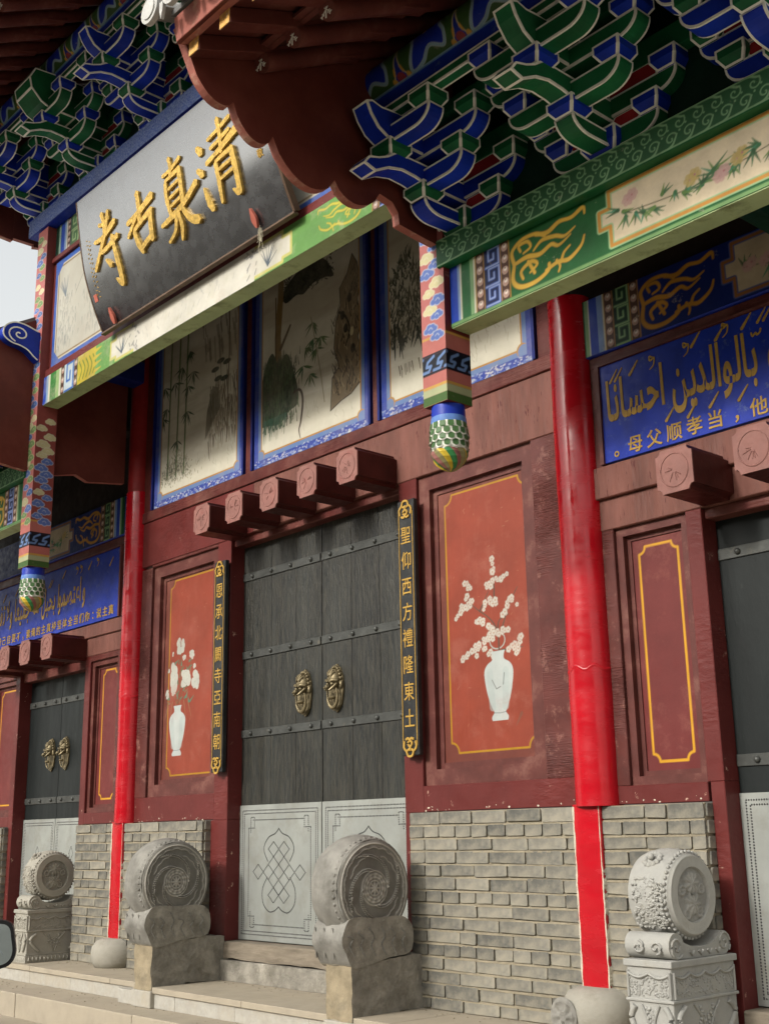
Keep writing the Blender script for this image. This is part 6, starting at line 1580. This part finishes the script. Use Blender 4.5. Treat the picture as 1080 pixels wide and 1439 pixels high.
def small_drum(xr, mat, label, seed):
    t = root('drum_stone', label, 'stone', (xr-.1, -.28, -.12), 'carved drum stones at the doors')
    x0 = xr-.225
    bx(x0-.004, xr+.004, -.49, -.30, -.1185, -.006).build('foot', m_granite, t, bevel=.005)
    b = MB(); b.box(x0+.006, xr-.006, -.480, -.045, -.005, .365); ped = b.build('pedestal', mat, t, bevel=.006, bseg=2)
    for z0, z1, o in ((.345, .372, .010), (.215, .228, .008), (.0, .05, .012), (.05, .065, .006)):
        bx(x0+.006-o, xr-.006+o, -.480-o, -.045+o, z0+.0003, z1).build('moulding', mat, ped, bevel=.004, bseg=2)
    r = random.Random(seed)
    def carve(fn, W, seedv):                                    # sunken panel with a wavy hood and stippled ground
        q = MB()
        for k in range(150):
            u = r.uniform(.05, .95)*W; v = .238+r.random()*.075
            q.ell(fn(u, v, .0), (.0055, .0055, .0055), 5, 3)
        n = max(2, int(W/.09)); P = []
        for k in range(n*8+1): u = W*(.03+.94*k/(n*8)); P.append((u, .325-.016*abs(math.sin(math.pi*k/8))-.004))
        q.tube([fn(u, v, .003) for u, v in P], .006, 6); q.tube([fn(.03*W, .232, .003), fn(.03*W, .33, .003)], .006, 6); q.tube([fn(.97*W, .232, .003), fn(.97*W, .33, .003)], .006, 6)
        for s_, c_ in ((1, .16), (-1, .84)):                    # curling legs below
            pts = [(c_*W, .20), (c_*W-s_*.10*W, .16), (c_*W-s_*.02*W, .11), (c_*W+s_*.06*W, .08)]; q.tube([fn(a, b, .004) for a, b in catmull(pts, 5)], [.012]*8+[.016]*8, 7) if 0 else q.tube([fn(a, b, .004) for a, b in catmull(pts, 5)], .012, 7)
        tri = catmull([(.30*W, .205), (.42*W, .15), (.5*W, .075), (.58*W, .15), (.70*W, .205)], 4); q.tube([fn(a, b, .003) for a, b in tri], .005, 6)
        for k in range(26):
            u = r.uniform(.38, .62)*W; v = r.uniform(.11, .195); q.ell(fn(u, v, .002), (.008, .006, .007), 6, 4)
        for k in range(int(W/.03)): q.ell(fn((k+.5)*W/int(W/.03), .026, .010), (.013, .008, .018), 7, 5)
        q.build('carved_panel', mat, ped, smooth=60, kind='stuff')
    carve(lambda u, v, d: (x0+.006+u, -.480-d, v), .213, 1); carve(lambda u, v, d: (xr-.006+d, -.480+u, v), .435, 2)
    c = MB(); cz = .415                                         # scroll cushion with two volutes
    P = [(-.425+.050*math.cos(R(a)), .4235+.050*math.sin(R(a))) for a in range(-90, -340, -20)]+catmull([(-.375, .435), (-.32, .418), (-.26, .413), (-.20, .418), (-.15, .435)], 3)+[(-.10+.046*math.cos(R(a)), .4195+.046*math.sin(R(a))) for a in range(150, -91, -20)]
    c.prism(P, lambda a, b, q: (q, a, b), x0-.0, xr-.012); cu = c.build('scroll_cushion', mat, t, smooth=50, bevel=.005, bseg=2)
    s = MB()
    for yc_, sg in ((-.425, 1), (-.10, -1)):
        s.tube([(xr-.011, yc_+(.005+.0044*a)*math.cos(a*sg+2.4), .420+(.005+.0044*a)*math.sin(a*sg+2.4)) for a in [q*.45 for q in range(22)]], .0055, 6)
    for k in range(4): s.tube([(xr-.011, -.34+.06*k, .40), (xr-.011, -.325+.06*k, .385), (xr-.011, -.31+.06*k, .40)], .006, 6)
    for xx_, sg in ((x0+.065, 1), (xr-.075, -1)): s.tube([(xx_+(.004+.0038*a)*math.cos(a*sg), -.476+.0*a, .418+(.004+.0038*a)*math.sin(a*sg)*.8) for a in [q*.45 for q in range(18)]], .005, 6)
    s.build('scroll_carving', mat, cu, smooth=60, kind='stuff')
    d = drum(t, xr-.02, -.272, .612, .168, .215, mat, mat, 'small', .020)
    fl = MB(); cx, R_ = xr-.125, .168*.965+.020
    for a0 in (2.25,):
        for k in range(12):
            a = 2*math.pi*k/12; u, v = .034*math.cos(a), .034*math.sin(a)
            fl.ell((cx+u, -.272+(R_+.001)*math.cos(a0+v/R_), .612+(R_+.001)*math.sin(a0+v/R_)), (.012, .008, .012), 7, 5)
        fl.ell((cx, -.272+(R_+.012)*math.cos(a0), .612+(R_+.012)*math.sin(a0)), (.014, .014, .014), 9, 6)
    for k in range(230):
        a = r.uniform(2.75, 3.9); u = r.uniform(-.075, .08); fl.ell((cx+u, -.272+(R_-.001)*math.cos(a), .612+(R_-.001)*math.sin(a)), (r.uniform(.004, .009), .004, r.uniform(.004, .007)), 6, 4)
    fl.build('relief_flower', mat, d, smooth=60, kind='stuff')
    return t
small_drum(-2.995, m_stonew, 'pale clean drum stone on a carved pedestal, right of the near column', 4)
small_drum(-8.775, m_stonelf, 'grey drum stone on a carved pedestal, left of the far column', 4).location.y += .10

# ================================================================== scooter parked at the left, only its mirror reaches into view
t = root('motor_scooter', 'black rear view mirror of a scooter, cut by the left edge', 'scooter', (-3.75, -3.05, -.27))
mc = Vector((-3.543, -3.0, .578))
m = MB(); P = catmull([(-.085, .065), (.0, .085), (.058, .074), (.074, .02), (.080, -.035), (.058, -.072), (.0, -.084), (-.085, -.07), (-.11, 0)], 5, True)
dirv = Vector((.88, -.47, 0)).normalized(); sv = Vector((.47, .88, 0)).normalized()
fn = lambda a, b, q: tuple(mc+sv*a*.80+Vector((0, 0, b*.80))+dirv*q)
m.prism(P, fn, .012, -.03); hd = m.build('mirror_housing', m_plastic, t, bevel=.010, bseg=3)
g_ = MB(); g_.prism([(a*.86-.001, b*.86) for a, b in P], fn, .0135, .0122); g_.build('mirror_glass', m_glass, hd)
g_ = MB()
for (ca, cb, rr_) in ((-.005, .045, .03), (.004, -.042, .034)):
    g_.prism([(ca+rr_*math.cos(2*math.pi*k/20), cb+rr_*.8*math.sin(2*math.pi*k/20)) for k in range(20)], fn, .0175, .0138)
g_.build('blind_spot_mirror', m_glass, hd, bevel=.002)
m = MB(); m.tube([mc-dirv*.02-sv*.09+Vector((0, 0, -.02)), mc-sv*.16+Vector((0, 0, -.06)), mc-sv*.20+Vector((0, 0, -.22))], .008, 8); m.build('mirror_stem', m_plastic, t, smooth=50)
b0 = mc-sv*.20+Vector((0, 0, -.22))
m = MB(); m.tube([b0+sv*.12, b0, b0-sv*.30+Vector((0, 0, .02)), b0-sv*.62, b0-sv*.74], .016, 10); m.build('handlebar', m_plastic, t, smooth=50)
s0 = b0-sv*.31
m = MB(); m.tube([s0, s0+dirv*-.10+Vector((0, 0, -.30))], [.05, .045], 12)
m.ell(s0-dirv*.06+Vector((0, 0, -.12)), (.13, .13, .22), 14, 10); m.build('front_shield', m_iron, t, smooth=60)
for k, (off, rad) in enumerate(((-.22, .16), (1.0, .16))):
    c_ = s0+dirv*off; c_ = Vector((c_.x, c_.y, -.27+rad)); w = MB()
    w.tube([c_+dirv*rad*.80*math.cos(2*math.pi*q/28)+Vector((0, 0, rad*.80*math.sin(2*math.pi*q/28))) for q in range(29)], .034, 10, cap=False); w.build('wheel', m_plastic, t, smooth=60)
m = MB(); m.tube([s0+dirv*.0+Vector((0, 0, -.44)), s0+dirv*.45+Vector((0, 0, -.52)), s0+dirv*.55+Vector((0, 0, -.35)), s0+dirv*.9+Vector((0, 0, -.22)), s0+dirv*1.15+Vector((0, 0, -.25))], [.09, .10, .13, .15, .06], 12); m.build('body_shell', m_iron, t, smooth=60)
m = MB(); m.ell(s0+dirv*.75+Vector((0, 0, -.10)), (.26, .16, .06), 14, 8, rot=Matrix.Rotation(math.atan2(dirv.y, dirv.x), 3, 'Z')); m.build('saddle', m_plastic, t, smooth=60)

# ================================================================== added houses across the street (unseen; block low sky light, mirrored in the lacquer)
for i, (xa, xb, h, wall) in enumerate((a_, b_, c_+1.5, d_) for a_, b_, c_, d_ in ((-34, -22.5, 5.6, (.30, .27, .22)), (-22, -9, 4.6, (.20, .13, .10)), (-8.4, 4, 6.2, (.26, .25, .22)), (4.6, 16, 5.0, (.24, .20, .16)))):
    t = root('street_house', ['grey plaster house opposite the gate, furthest left', 'low brown brick house opposite the gate', 'taller grey house opposite the gate, behind the viewer', 'tan house opposite the gate, furthest right'][i], 'house', ((xa+xb)/2, -19, -.27), 'houses across the street')
    bx(xa, xb, -27, -19, -.27, h).build('wall', M('house_wall_%d' % i, wall, .9, .15, 1.5, .2, 20), t)
    MB().prism([(-27.6, h+.01), (-18.4, h+.01), (-23, h+2.2)], lambda a, b, q: (q, a, b), xa-.4, xb+.2).build('roof', m_roof, t)
    n = int((xb-xa)/2.6)
    for k in range(n):
        for z in ([.7, 3.3] if h > 5 else [.9]):
            x = xa+1.3+k*2.6
            if k == n//2 and z < 1: bx(x-.55, x+.55, -19.02, -18.96, -.27, 1.9).build('door', m_doorcln, t); continue
            f = bx(x-.65, x+.65, -19.03, -18.95, z, z+1.4).build('window', m_zinc, t)
            bx(x-.58, x-.03, -18.949, -18.944, z+.06, z+1.34).build('pane', m_bluedk, f); bx(x+.03, x+.58, -18.949, -18.944, z+.06, z+1.34).build('pane', m_bluedk, f)
